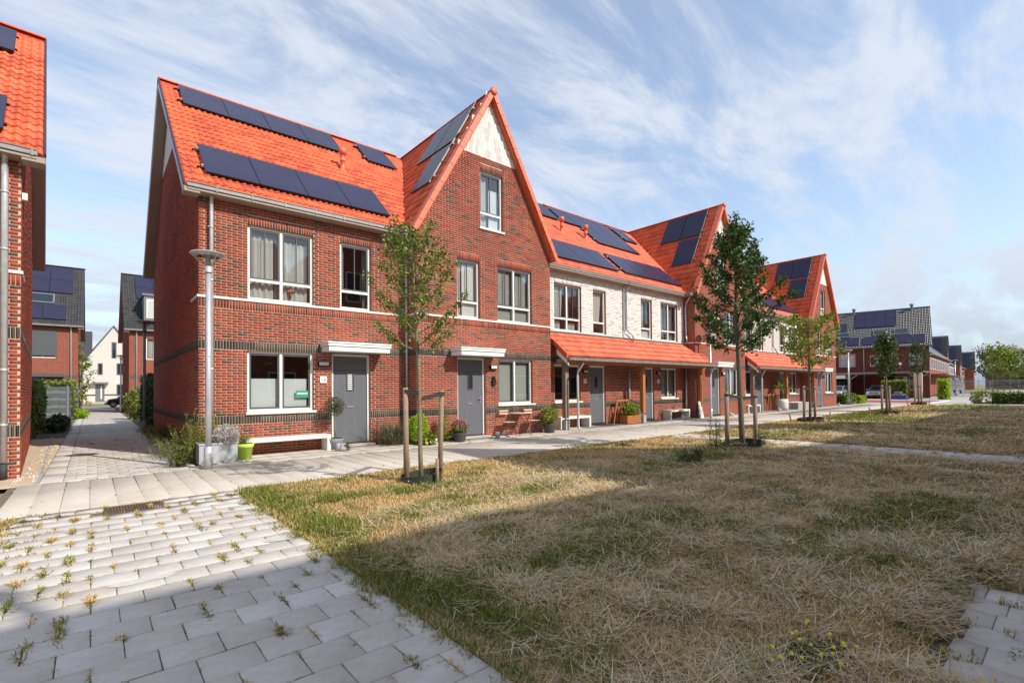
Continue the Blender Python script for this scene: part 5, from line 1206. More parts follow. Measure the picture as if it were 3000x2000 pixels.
# ------------------------------------------------------------------ lamp posts
def lamp_post(label, x, y, h=4.17, dark=False, r=.046, rz=0, double=False):
    t = thing('lamp_post', label, 'lamp post', (x, y, 0), rz, group='street lamps with a glass bowl under a flat disc'); m = 'galvanised' if not dark else 'pot_grey'
    MB(m).tube([(0, 0, .4), (0, 0, 1.5), (0, 0, h - .30)], [r * 1.15, r * 1.1, r], 14).build('pole', t)
    MB(m).tube([(0, 0, 0), (0, 0, .42), (0, 0, .43)], [r * 1.62, r * 1.62, r * 1.3], 14).box(-r * 1.7, -r * 1.58, -.006, .006, .0, .42).build('base_sleeve', t)
    for sx in ((0,) if not double else (-.42, .42)):
        hd = MB(m).lathe([(r * 1.45, h - .36), (r * 1.45, h - .24), (r * .9, h - .235), (r * .9, h - .05), (.001, h - .05)], (sx, 0, 0), 14).build('lamp_head', t)
        if double: MB(m).bar((0, 0, h - .34), (sx, 0, h - .3), .04).build('arm', t)
        rib = MB(m)
        for k in range(3): an = .9 + k * 2.094; rib.bar((sx + r * 1.2 * c_(an), r * 1.2 * s_(an), h - .25), (sx + .30 * c_(an), .30 * s_(an), h - .01), .010)
        rib.build('rib', hd)
        MB('glass_lamp').lathe([(r * 1.2, h - .25), (.16, h - .13), (.30, h - .015)], (sx, 0, 0), 28).build('glass_bowl', hd)
        MB('lamp_glass', m).lathe([(.19, h - .05), (.305, h - .012), (.315, h - .004)], (sx, 0, 0), 28).lathe([(.315, h - .004), (.30, h + .012), (.08, h + .035), (.001, h + .04)], (sx, 0, 0), 28, m=1).build('disc', hd)
    return t
t = lamp_post('galvanised lamp post at the corner of number 16, in front of the grey planter', 1.728, 11.09)
MB('petal_red').box(.0, .016, -.062, -.056, 2.17, 2.19).build('red_sticker', t)
lamp_post('slim lamp post before the second gabled house, its head hidden by the dense tree', 22.65, 11.75, 4.2)
lamp_post('lamp post at the right end of the terrace, before the long dark-roofed house', 45.5, 12.2, 4.3)
lamp_post('dark lamp post in the alley along the side wall of number 16', 1.50, 22.8, 4.13, True)
lamp_post('small pale lamp post at the far end of the alley', 1.65, 46.3, 4.2)
lamp_post('distant lamp post before the white upper floor of the far row', 89, 11.5, 4.8)
lamp_post('distant lamp post with two heads over the striped sign', 118, 12.2, 7.2, double=True)

# ------------------------------------------------------------------ things along the facade
def bench(label, x0, x1, y, h=.44, d=.42, group='white concrete benches along the facades'):
    t = thing('concrete_bench', label, 'bench', ((x0 + x1) / 2, y, 0), group=group); w = (x1 - x0) / 2
    MB('concrete_white').box(-w, w, -d / 2, d / 2, h - .085, h).build('seat', t)
    for s in (-1, 1): MB('concrete_white').box(min(s * w, s * (w - .09)), max(s * w, s * (w - .09)), -d / 2 + .002, d / 2 - .002, 0, h - .087).build('leg', t)
    return t
bench('longest white bench, under the ground floor window of number 16', 2.62, 4.56, 12.52, .40)
bench('white bench behind the left post of the nearer porch', 12.95, 14.62, 12.62)
bench('white bench under the window at the right end of the nearer porch', 20.2, 21.9, 12.62)
bench('white bench behind the left post of the farther porch', 28.2, 29.8, 12.62)
bench('white bench on the right side of the farther porch', 34.4, 36.6, 12.62)
# planter box with silver plant
t = thing('planter_box', 'grey metal planter box behind the lamp post, with silvery plant in it', 'planter', (2.03, 11.98, 0))
MB('zinc_planter').box(-.36, .34, -.22, .22, 0, .42).box(-.375, .355, -.235, -.21, .395, .43).box(-.375, .355, .21, .235, .395, .43).box(-.375, -.35, -.21, .21, .395, .43).box(.33, .355, -.21, .21, .395, .43).build('box', t)
MB('soil').quad([(-.35, -.21, .425), (.33, -.21, .425), (.33, .21, .425), (-.35, .21, .425)]).build('soil', t)
bush('silver_plant', 'silvery white plant spilling over the grey planter box', 2.17, 11.90, .30, .27, .46, 3000, .05, 'leaf_silver', 'plant', z0=.34, seed=21, aspect=.3, shell=.2, droop=.2)
bush('flowering_weeds', 'yellow-green weeds growing behind the planter box', 1.9, 12.3, .55, .28, .95, 4200, .05, 'leaf_weed', 'plant', seed=22, aspect=.22, shell=.1, rnd_mu=.6)
def spire_weed(label, x, y, h, n, seed, rnd=.5, mt='leaf_weed', size=.075, lean=.15):
    rr = random.Random(seed); rgx = np.random.default_rng(seed); t = thing('tall_weed', label, 'weed', (x, y, 0)); sb = MB('leaf_reed'); PP = []
    for i in range(n):
        a = rr.uniform(0, 6.28); L = h * rr.uniform(.55, 1); dx, dy = c_(a) * lean * L * rr.uniform(.3, 2.2), s_(a) * lean * L * rr.uniform(.3, 2.2); bx, by = rr.uniform(-.12, .12), rr.uniform(-.12, .12)
        sb.tube([(bx, by, 0), (bx + dx * .35, by + dy * .35, L * .55), (bx + dx, by + dy, L)], [.006, .005, .002], 4, a=.3)
        for k in range(int(44 * L)): q = rr.uniform(.12, 1); PP.append((bx + dx * q ** 1.5, by + dy * q ** 1.5, L * q))
    sb.build('stems', t); P = np.array(PP); leaves_mesh('leaves_mass', P, size, np.clip(rgx.normal(rnd, .22, len(P)), 0, 1), mt, .2, t, rgx, .2, kind='stuff', droop=-.3); return t
spire_weed('tall leafy weed with upright shoots at the corner of the alley', 1.42, 11.95, .85, 26, 31)
spire_weed('tallest pale weed spike against the corner of number 16', 1.62, 12.35, 1.15, 6, 32, .55, lean=.05)
spire_weed('bushy weed sprawling over the pavers left of the lamp post', 1.30, 11.75, .62, 22, 33, .45, lean=.45)
for i, (y, hh) in enumerate(((13.2, .55), (14.3, .6), (15.6, .5), (17.2, .6), (19.0, .55))): spire_weed(('leafy', 'ragged', 'low', 'shady', 'straggly')[i] + ' weed growing at the side wall of number 16, clump ' + ('nearest the corner', 'second from the corner', 'midway along the wall', 'well back in the alley', 'farthest back by the wall')[i], 1.62, y, hh, 18, 40 + i, .25, lean=.3)
grasses('dry_grass_clump', 'dry arching grasses in the shade beside the side wall of number 16', 1.58, 13.6, 320, .75, 1.0, base=.28, seed=8)
P_ = np.c_[np.random.default_rng(5).normal(1.62, .14, 2600), np.random.default_rng(6).uniform(12.3, 24, 2600)]
blades('rough_grass', P_, np.random.default_rng(7).uniform(.08, .32, 2600), np.full(2600, .012), np.random.default_rng(8).uniform(0, 6.3, 2600), np.random.default_rng(9).uniform(.1, .9, 2600), np.random.default_rng(10).uniform(.05, .5, 2600))
# lime pot
def pot(label, x, y, prof, m, cat='flower pot', soil=None, name='flower_pot', flut=False):
    t = thing(name, label, cat, (x, y, 0)); MB(m).lathe(prof, n=24 if not flut else 20, smooth=not flut).build('pot', t)
    z = prof[-1][1] - .03; MB('soil').lathe([(prof[-1][0] * .97, z), (.001, z + .01)], n=16).build('soil', t); return t
pot('lime green plastic pot with a wide rim', 2.57, 12.05, [(.001, 0), (.125, 0), (.15, .26), (.172, .265), (.180, .345), (.165, .345)], 'lime_plastic')
bush('pot_plant', 'half dry reddish plant in the lime green pot', 2.55, 12.05, .17, .16, .26, 420, .045, 'leaf_weed', 'plant', z0=.32, seed=23, aspect=.3, shell=.1, rnd_mu=.7)
# olive tree in grey bowl
pot('round grey bowl pot left of door 16, holding a small olive tree', 4.70, 12.42, [(.001, 0), (.10, 0), (.15, .06), (.20, .19), (.215, .285), (.20, .285)], 'pot_grey')
t = thing('olive_tree', 'small standard olive tree in the grey bowl pot beside door 16', 'tree', (4.70, 12.42, .26))
MB('bark').tube([(0, 0, 0), (.015, 0, .28), (-.005, 0, .62)], [.013, .011, .010], 6).build('trunk', t)
rgx = np.random.default_rng(24); n = 1500; d_ = rgx.normal(0, 1, (n, 3)); d_ /= np.linalg.norm(d_, axis=1)[:, None]; P = d_ * (rgx.random(n) ** .5)[:, None] * (.25, .24, .27) + (.0, 0, .82); P[:60, 2] += rgx.uniform(.1, .36, 60)
leaves_mesh('crown', P, .062, rgx.random(n), 'leaf_olive', .2, t, rgx, .22)
t = thing('stone_caddy', 'small grey stone figure with a succulent before door 16', 'garden ornament', (4.62, 11.98, 0)); MB('concrete_grey').lathe([(.001, 0), (.07, 0), (.075, .14), (.05, .2), (.03, .2)], n=12).tube([(.0, -.06, .06), (.16, -.08, .06)], [.05, .055], 10).box(.03, .14, -.10, -.09, .10, .2).build('body', t)
bush('succulent', 'spiky grey-green succulent beside the stone figure at door 16', 4.80, 11.93, .12, .11, .18, 260, .08, 'leaf_reed', 'plant', seed=25, aspect=.18, shell=.1, stems=False)
for (x, y, w, d, lb) in ((5.32, 12.55, .95, .42, 'grey doormat in front of door 16'), (8.85, 11.92, .95, .45, 'grey doormat in front of the first gabled house'), (15.55, 12.45, .8, .5, 'black doormat in front of the left porch door'), (19.05, 12.45, .8, .5, 'black doormat in front of the right porch door')):
    tag(MB('slab_grey' if x < 12 else 'rubber').box(x - w / 2, x + w / 2, y - d / 2, y + d / 2, .0, .022).build('doormat', label=lb), cat='doormat')
tag(MB('slab').box(8.36 - .06, 9.40, 12.0, 12.33, .0, .06).build('door_step', label='low grey doorstep of the first gabled house', group='doorsteps'), cat='step'); tag(MB('slab').box(4.75, 5.88, 12.6, 12.92, .0, .06).build('door_step', label='low grey doorstep under door 16', group='doorsteps'), cat='step')
# planting between house 16 and the gable
grasses('pampas_grass', 'tall arching ornamental grass between door 16 and the downpipe', 6.32, 12.42, 620, 1.15, 1.0, base=.13, seed=12, w=.011, lean=(.02, 1.0), curve=.9)
t = bush('golden_conifer', 'bright yellow-green conifer bush right of the ornamental grass', 6.82, 11.95, .30, .27, .82, 5200, .052, 'leaf_lime', 'shrub', seed=26, aspect=.35, shell=.55, up=.1, droop=-.8); MB('leaf_lime').lathe([(.001, .04), (.20, .10), (.21, .35), (.14, .6), (.001, .68)], n=12, a=.1).build('core', t)
bush('broad_leaf_plant', 'low broad-leaved green plant at the foot of the yellow conifer', 6.95, 11.63, .26, .2, .26, 240, .13, 'leaf_holly', 'plant', seed=27, aspect=.75, shell=.2, rnd_mu=.65)
tag(MB('white_plastic').lathe([(.001, 0), (.06, 0), (.08, .14), (.07, .14)], (7.2, 11.72, 0), 14).build('white_pot', label='small white pot between the conifer and the spiky fir', parent=None), cat='flower pot')
t = thing('small_fir', 'small spreading fir with layered branches left of the gabled house door', 'shrub', (7.62, 11.9, 0)); PP = []; rr = random.Random(6)
for lv in range(6):
    z = .12 + lv * .115
    for k in range(8):
        a = k * .785 + lv * .4; L = (.36 - lv * .048)
        for q in np.linspace(.1, 1, 22): PP.append((c_(a) * L * q, s_(a) * L * q, z + .05 * q + rr.uniform(-.01, .01)))
P = np.repeat(np.array(PP), 3, 0) + np.random.default_rng(2).normal(0, .012, (len(PP) * 3, 3)); leaves_mesh('needles', P, .045, np.random.default_rng(3).uniform(.2, .9, len(P)), 'leaf_yellow', .3, t, None, .2, kind='stuff'); MB('bark').tube([(0, 0, 0), (0, 0, .82)], [.012, .003], 6).build('trunk', t)
bush('dark_shrub', 'dark bronze shrub between the small fir and the flower pot', 8.02, 12.0, .2, .16, .34, 700, .05, 'leaf_hedge', 'shrub', seed=28)
DP = [(.001, 0), (.135, 0), (.155, .05), (.185, .22), (.18, .26), (.165, .26)]
pot('dark fluted pot with pink flowers left of the gabled house door', 7.98, 11.62, DP, 'pot_dark', flut=True)
t = bush('chrysanthemum', 'pink flowering plant in the dark fluted pot', 7.98, 11.62, .24, .22, .36, 620, .06, 'leaf_weed', 'flowers', z0=.24, seed=29, rnd_mu=.4); rr = random.Random(2); fb = MB('petal_pink')
for i in range(130):
    a, b = rr.uniform(0, 6.28), rr.uniform(.1, 1.35); fb.obox((.22 * c_(a) * c_(b), .2 * s_(a) * c_(b), .20 + .19 * s_(b)), (.017, 0, 0), (0, .017, 0), (0, 0, .009))
fb.build('blossoms', t)
# bistro set
def slat_seat(n, w, l, z, m='wood_slat'):
    mb = MB(m); p = w / n
    for i in range(n): mb.box(-w / 2 + i * p + .004, -w / 2 + (i + 1) * p - .004, -l / 2, l / 2, z - .012, z)
    return mb
def bistro_chair(label, x, y):
    t = thing('folding_chair', label, 'chair', (x, y, 0), group='folding slatted bistro chairs'); 
    for i in range(6): MB('wood_slat').box(-.19 + i * .0645, -.19 + i * .0645 + .054, -.18, .17, .438, .452).build('seat_slat', t)
    for z in (.68, .76): MB('wood_slat').box(-.20, .20, .195, .21, z, z + .052).build('back_slat', t)
    for s in (-1, 1):
        MB('black').bar((s * .185, -.20, 0), (s * .185, .215, .83), .012).build('leg', t); MB('black').bar((s * .165, .20, 0), (s * .165, -.17, .44), .012).build('leg', t)
    MB('black').bar((-.18, -.17, .432), (.18, -.17, .432), .012).bar((-.18, .16, .432), (.18, .16, .432), .012).bar((-.18, -.13, .14), (.18, -.13, .14), .008).bar((-.165, .15, .06), (.165, .15, .06), .008).build('crossbar', t)
    return t
bistro_chair('folding bistro chair left of the small slatted table', 10.02, 11.93); bistro_chair('folding bistro chair right of the small slatted table', 11.10, 11.96)
t = thing('bistro_table', 'small folding slatted table between the two bistro chairs', 'table', (10.56, 11.92, 0))
for i in range(8): MB('wood_slat').box(-.27 + i * .0685, -.27 + i * .0685 + .058, -.27, .27, .695, .71).build('table_slat', t)
for s in (-1, 1):
    MB('black').bar((-.26, s * .22, 0), (.22, s * .22, .69), .014).build('leg', t); MB('black').bar((.26, s * .20, 0), (-.22, s * .20, .69), .014).build('leg', t)
MB('black').bar((-.2, -.22, .09), (-.2, .22, .09), .01).bar((.2, -.2, .09), (.2, .2, .09), .01).build('crossbar', t)
pot('dark fluted pot beside the right bistro chair', 11.78, 11.83, [(r * 1.15, z * 1.2) for r, z in DP], 'pot_dark', flut=True)
bush('laurel_bush', 'glossy yellow-green laurel in the dark pot by the bistro chairs', 11.78, 11.83, .34, .32, .62, 1100, .085, 'leaf_yellow', 'shrub', z0=.28, seed=30, aspect=.45)
t = thing('grey_tub', 'small grey cylinder with a blue scoop on the pavement by the bistro set', 'tub', (9.35, 11.62, 0)); MB('concrete_grey').lathe([(.001, 0), (.07, 0), (.07, .19), (.045, .19), (.045, .15)], n=14).build('tub', t); MB('blue_toy').prism([(.05, -.10, .12), (.30, -.22, .02), (.26, -.27, .02), (.06, -.2, .10)], (0, 0, .03)).build('scoop', t)
# crate planter on the porch
t = thing('wooden_planter', 'slatted orange wooden planter beside the middle post of the nearer porch', 'planter', (17.0, 12.28, 0))
for i in range(4):
    z = .03 + i * .085
    for (a, b, c, d) in ((-.52, .42, -.20, -.18), (-.52, .42, .18, .20), (-.52, -.50, -.18, .18), (.40, .42, -.18, .18)): MB('wood_orange').box(a, b, c, d, z, z + .07).build('slat', t)
MB('soil').box(-.49, .39, -.17, .17, .02, .32).build('soil', t)
bush('planter_shrub', 'leafy yellow-green shrub in the slatted wooden planter', 17.0, 12.28, .5, .28, .58, 1300, .10, 'leaf_yellow', 'shrub', z0=.30, seed=34, aspect=.5)
t = thing('wooden_trellis', 'low brown wooden trellis behind the slatted planter', 'trellis', (17.0, 12.6, 0)); MB('wood_orange').box(-.55, .6, -.02, .02, .93, 1.0).build('rail', t)
for i in range(6): MB('wood_orange').box(-.5 + i * .2, -.46 + i * .2, -.015, .015, 0, .928).build('bar', t)
MB('wood_orange').bar((-.75, .0, 0), (-.55, 0, .95), .05).build('brace', t)
tag(MB('shed_pale').obox((22.2, 12.02, .40), (.18, .02, 0), (-.01, .02, .0), (.06, .09, .40)).build('leaning_board', label='pale board leaning against the wall beside the slim lamp post'), cat='board')
def tap_set(label, x, y):
    t = thing('concrete_piece', label, 'concrete piece', (x, y, 0), group='small grey concrete pieces on the pavement'); MB('concrete_grey').tube([(-.2, 0, .07), (.12, 0, .07)], .065, 10).lathe([(.001, 0), (.06, 0), (.06, .22), (.001, .22)], (-.2, .0, 0), 10).build('body', t)
tap_set('small grey concrete piece before the porch bench near the slim lamp post', 20.6, 11.95); tap_set('small grey concrete piece left of the white palm pot', 31.5, 12.0); tap_set('small grey concrete piece at the gabled house beyond the slim lamp post', 24.9, 11.8); tap_set('small grey concrete piece at the wall of the last gabled house', 41.9, 11.85)
pot('big white rounded pot with a palm on the farther porch', 32.6, 12.3, [(.001, 0), (.24, 0), (.33, .2), (.36, .5), (.34, .70), (.30, .70)], 'concrete_white')
t = thing('palm', 'small fan palm in the big white pot', 'palm', (32.6, 12.3, .65)); MB('bark_dark').lathe([(.09, 0), (.13, .2), (.11, .5), (.07, .62), (.001, .64)], n=10).build('trunk', t); rr = random.Random(8)
for i in range(15):
    a = i * 2.4; el = rr.uniform(-.1, 1.1); L = .38; c = Vector((c_(a) * c_(el) * L, s_(a) * c_(el) * L, .62 + s_(el) * L)); mb = MB('leaf_yellow'); mb.bar((0, 0, .6), c, .012, a=.2); u = Vector((c_(a) * c_(el), s_(a) * c_(el), s_(el))); v = Vector((-s_(a), c_(a), 0)); 
    for k in range(13):
        th = (k - 6) * .2; dd = (u * c_(th) + v * s_(th)); w = u.cross(v).normalized() * .0; q = c + dd * .42 + Vector((0, 0, -.06 * abs(k - 6) / 6)); s1 = (v * c_(th) - u * s_(th)) * .016; mb.quad([c - s1 * .4, c + dd * .2 + s1 * 1.3, q, c + dd * .2 - s1 * 1.3], a=.1 + .05 * k)
    mb.build('frond', t)
t = thing('stone_planter', 'row of grey stone planters beside the right post of the farther porch', 'planter', (34.3, 12.2, 0))
for i in range(2): MB('concrete_grey').box(.1 + i * 1.25, 1.2 + i * 1.25, -.2, .25, 0, .42).build('block', t)
t = thing('wooden_trellis', 'brown wooden trellis behind the white palm pot', 'trellis', (32.2, 12.65, 0)); MB('wood_orange').box(-.8, 1.0, -.02, .02, .93, 1.0).build('rail', t)
for i in range(8): MB('wood_orange').box(-.75 + i * .23, -.70 + i * .23, -.015, .015, 0, .928).build('bar', t)
# weeds in the lawn
bush('lawn_weed', 'big-leaved grey-green weed before the dense dark tree', 8.85, 4.97, .34, .26, .20, 70, .17, 'leaf_olive', 'weed', seed=51, aspect=.7, shell=.1, rnd_mu=.9)
spire_weed('tall dark weed at the left side of the dense tree', 11.25, 5.75, .95, 9, 52, .15, 'leaf_dark', .07); spire_weed('leafy weed at the right side of the dense tree', 12.25, 5.1, .55, 16, 53, .2, 'leaf_dark', .07, .4)
t = bush('yellow_flowers', 'dark green weed patch with yellow flowers at the bottom of the lawn', 2.90, .95, .30, .17, .10, 2200, .026, 'leaf_dark', 'flowers', seed=54, shell=.1, rnd_mu=.6); fb = MB('petal_yellow'); rr = random.Random(3)
for i in range(22): fb.obox((rr.uniform(-.28, .28), rr.uniform(-.16, .16), rr.uniform(.10, .15)), (.008, .002, 0), (0, .008, 0), (0, 0, .004))
fb.build('blossoms', t)
def daisies(label, x, y, n, r, seed):
    rr = random.Random(seed); t = thing('white_flowers', label, 'flowers', (x, y, 0)); fb = MB('petal_white'); sb = MB('leaf_weed')
    for i in range(n):
        a, b, h = rr.gauss(0, r), rr.gauss(0, r), rr.uniform(.05, .13); fb.obox((a, b, h), (.007, 0, 0), (0, .007, 0), (0, 0, .003)); sb.bar((a, b, 0), (a, b, h), .003, a=.4)
    fb.build('blossoms', t); sb.build('stems', t)
daisies('small white flowers in the shade right of the sunny lawn patch', 6.3, 5.9, 12, .14, 1); daisies('few small white flowers on the sunny lawn patch', 5.0, 5.3, 8, .10, 2); 

# ------------------------------------------------------------------ row of houses behind the camera (it casts the big shadow and shows in the windows)
def opp_house(x0, x1, gable_at=None, label='', vent=None):
    """faces the lawn; eaves towards +y"""
    t = thing('opposite_house', label, 'house', (x0, -2.60, 0), group='row of houses on the near side of the lawn'); Wd = x1 - x0
    mb = MB('wall_red', 'white_paint', 'black'); mb.box(0, Wd, -DEP, 0, 0, 5.9)
    mb.prism([(0, 0, 5.9), (0, -RY, RZ - .1), (0, -DEP, 5.9)], (Wd, 0, 0)); mb.build('wall', t)
    for sgn in (0, 1):
        m = plane_mtx((Wd, .29, ZE), (-1, 0, 0), (0, -1, SL)) if not sgn else plane_mtx((0, -DEP - .29, ZE), (1, 0, 0), (0, 1, SL)); MB('tile').box(0, Wd, 0, SLEN, -.12, .03).build('roof', t, mtx=m)
    xs = np.arange(.9, Wd - 1.2, 2.3)
    for x in xs:
        for z in (1.0, 3.7):
            f = MB('white_paint').box(x, x + 1.4, .0, .03, z, z + 1.5).build('window', t); MB('black').box(x + .07, x + 1.33, .03, .034, z + .07, z + 1.43).build('pane', f)
    if vent: vent_pipe(t, vent - x0, -RY + .4, RZ - .55, .95)
    return t
def opp_gable(xc, label):
    t = thing('opposite_gabled_house', label, 'house', (xc, -1.80, 0), group='row of houses on the near side of the lawn'); w = 2.66
    zt = 5.97 + 1.75 * 2.8
    MB('wall_red').prism([(-w, 0, 0), (w, 0, 0), (w, 0, 5.9), (0, 0, zt - .15), (-w, 0, 5.9)], (0, -10.8, 0)).build('wall', t)
    for s in (-1, 1):
        MB('tile').prism([(s * 2.8, .22, 5.97), (0, .22, zt), (0, .22, zt + .12), (s * 2.9, .22, 6.0)], (0, -11.2, 0)).build('roof', t)
    for (x, z, a, b) in ((-1.3, 3.7, .9, 1.75), (.25, 3.7, 1.5, 1.75), (.25, 1.0, 1.5, 1.45), (-.45, 6.6, .9, 1.75)):
        f = MB('white_paint').box(x, x + a, .0, .03, z, z + b).build('window', t); MB('black').box(x + .07, x + a - .07, .03, .034, z + .07, z + b - .07).build('pane', f)
    MB('door_grey').box(-1.3, -.35, 0, .03, 0, 2.4).build('door', t)
opp_house(-.6, 8.94, label='low brick house right behind the camera, its ridge shading the path', vent=4.55); opp_gable(11.6, 'nearest tall gabled brick house on the shaded side of the lawn')
opp_house(14.26, 20.0, label='low brick house between the two nearest gabled houses on the shaded side'); opp_gable(22.68, 'second tall gabled brick house on the shaded side of the lawn')
opp_house(25.34, 35.2, label='low brick house beyond the second gabled house on the shaded side'); opp_gable(37.9, 'third tall gabled brick house on the shaded side of the lawn')
opp_house(40.56, 45.5, label='last low brick house on the shaded side of the lawn')

# ------------------------------------------------------------------ backdrop beyond the alley
def black_roof_house(label, x0, x1, yf, windows=(), panels=(), roofwin=(), ze=5.95, depth=10.3, wall='wall_red', rz=0, name='terraced_house', right=True, pipes=(), band=True, ov=.30, tiled=True, z0=(0, 0, 0), vents=(), tm='tile_slate'):
    t = thing(name, label, 'house', (x0, yf, 0), rz); Wd = x1 - x0; ry = depth / 2; rzz = ze + (ry - YE) * SL
    ops = [(a, b, c, d) for (a, b, c, d, *_) in windows]
    mb = MB(wall, wall); wall_sheet(mb, lambda z: 0, lambda z: Wd, [0, ze], ops); mb.quad([(Wd, 0, 0), (Wd, depth, 0), (Wd, depth, ze - .05), (Wd, ry, rzz - .12), (Wd, 0, ze - .05)]); mb.quad([(0, depth, 0), (0, 0, 0), (0, 0, ze - .05), (0, ry, rzz - .12), (0, depth, ze - .05)]); mb.quad([(Wd, depth, 0), (0, depth, 0), (0, depth, ze), (Wd, depth, ze)]); mb.build('wall', t)
    if band: MB('wall_dark').box(0, Wd, -.008, 0, 2.45, 2.66).build('brick_band', t)
    MB('interior').box(.1, Wd - .1, 1.2, 1.25, 0, ze).build('interior', t)
    for (a, b, c, d, st) in windows: window(t, I4, a, b, c, d, 2 if b - a > 1.2 else 1, None, 'all' if st != 'plain' else 'none', False, behind=((('blind', 0, 1, .0, 1),) if st == 'blind' else (('curtain', 0, 1, 0, 1),) if st == 'curtain' else ()))
    sl = (ry - YE) * math.hypot(1, SL); pm = plane_mtx((-ov, YE, ze), (1, 0, 0), (0, 1, SL)); W2 = Wd + 2 * ov
    under(t, pm, W2, sl, tm); under(t, plane_mtx((Wd + ov, depth - YE, ze), (-1, 0, 0), (0, -1, SL)), W2, sl, tm); tiles(t, pm, int(W2 / .30), 21, None, 0, tm); ridge(t, (-ov, ry, rzz + .02), (Wd + ov, ry, rzz + .02), tm, step=1.2)
    for (a, b, v0, v1) in panels:
        n = max(1, round((b - a) / 1.13)); w = (b - a) / n
        nr = max(1, round((v1 - v0) / 1.68)); l = (v1 - v0) / nr
        for i in range(n):
            for j in range(nr): solar(t, pm, a + i * w + ov, v0 + j * l, w - .02, l - .02, .12)
    for (a, b, v0, v1) in roofwin: f = MB('frame_slate').box(a + ov, b + ov, v0, v1, 0, .13).build('roof_window', t, mtx=pm); MB('car_glass').quad([(a + ov + .08, v0 + .1, .135), (b + ov - .08, v0 + .1, .135), (b + ov - .08, v1 - .1, .135), (a + ov + .08, v1 - .1, .135)]).build('pane', f)
    MB('zinc').box(-ov, Wd + ov, YE - .11, YE, ze - .04, ze + .06).build('gutter', t)
    for x in pipes: MB('galvanised').tube([(x, -.2, ze - .04), (x, -.08, ze - .3), (x, -.08, .05)], .05, 8).build('downpipe', t)
    for x in vents: MB('pot_grey').lathe([(.16, 0), (.12, .1), (.12, .7), (.2, .72), (.2, .95), (.001, .97)], (x, ry - .3, rzz - .45), 10).build('chimney', t)
    S1 = MB('soffit')
    for xx in (-ov, Wd): S1.prism([(xx, YE, ze - .16), (xx, YE, ze - .1), (xx, ry, rzz - .1), (xx, ry, rzz - .16)], (ov, 0, 0)); S1.prism([(xx, depth - YE, ze - .16), (xx, depth - YE, ze - .1), (xx, ry, rzz - .1), (xx, ry, rzz - .16)], (ov, 0, 0))
    S1.build('soffit', t)
    return t
t = black_roof_house('black-roofed brick house on the left of the alley, with a closed grey shutter', -9.2, -.70, 44.6, [(6.1, 7.4, 3.8, 5.6, 'plain'), (5.5, 7.0, .9, 2.4, 'plain')], [(3.2, 8.2, 3.75, 7.05), (3.2, 7.9, .55, 2.2)], [(6.0, 7.25, 2.4, 3.5)], pipes=(8.15,))
MB('shutter_grey').box(6.1, 7.45, -.03, .06, 3.95, 5.62).build('roller_shutter', t); MB('shutter_grey').box(3.6, 7.8, -.35, -.01, 2.55, 2.75).build('awning', t)
t = black_roof_house('black-roofed brick house on the right of the alley, with a grey dormer', 2.05, 11, 44.6, [(.98, 2.3, 3.85, 5.45, 'curtain')], [(.55, 5.0, 3.9, 7.0)], pipes=(.42,))
MB('frame_slate').box(.85, 3.6, .1, 3.4, 6.6, 8.55).box(.75, 3.7, 0, 3.5, 8.55, 8.7).build('dormer', t); MB('white_paint').box(1.0, 3.4, .06, .1, 6.9, 8.3).build('dormer_window', t); MB('curtain').box(1.08, 3.3, .04, .06, 6.98, 8.22).build('curtain', t)
t = thing('white_gabled_house', 'white brick gabled house closing the far end of the alley', 'house', (-.9, 96, 0)); Ww = 6.9; za = 11.4
mb = MB('wall_white'); mb.quad([(0, 0, 0), (Ww, 0, 0), (Ww, 0, 6.0), (3.46, 0, za), (0, 0, 6.2)]); mb.quad([(0, 9, 0), (0, 0, 0), (0, 0, 6.2), (0, 9, 6.2)]); mb.build('wall', t)
MB('tile_black').prism([(-.3, -.15, 5.9), (3.46, -.15, za + .25), (3.46, -.15, za), (-.15, -.15, 5.75)], (0, 9, 0)).prism([(Ww + .3, -.15, 5.7), (3.46, -.15, za + .25), (3.46, -.15, za), (Ww + .15, -.15, 5.6)], (0, 9, 0)).prism([(-14, .5, 6.1), (-14, 5, 11.0), (-14, 9.5, 6.1)], (15, 0, 0)).build('roof', t); MB('wall_white').box(-14, 0, .8, 9, 0, 6.1).build('wing_wall', t)
for (a, b, c, d) in ((3.2, 3.8, 6.6, 9.1), (1.6, 2.2, 4.1, 5.85), (3.8, 5.2, 4.1, 5.9), (3.8, 5.2, .9, 2.7)):
    f = MB('frame_slate').box(a, b, -.03, .02, c, d).build('window', t); MB('car_glass').box(a + .1, b - .1, -.035, -.03, c + .1, d - .1).build('pane', f)
d_ = MB('door_grey').box(1.35, 2.4, -.03, .02, .1, 2.7).build('door', t); MB('white_paint').box(1.95, 2.1, -.04, -.03, .5, 2.4).build('pane', d_); MB('frame_slate').box(.85, 2.85, -.9, 0, 2.8, 3.0).build('door_canopy', t); MB('wall_dark').box(0, Ww, -.006, 0, .95, 1.2).build('brick_band', t)
solar(t, plane_mtx((-8, .3, 6.1), (1, 0, 0), (0, 1, 1.09)), 0, 3.6, 6.6, 2.0)
sheet('verge_grass', -8, 14, 84, 96, -.05, 'sand')
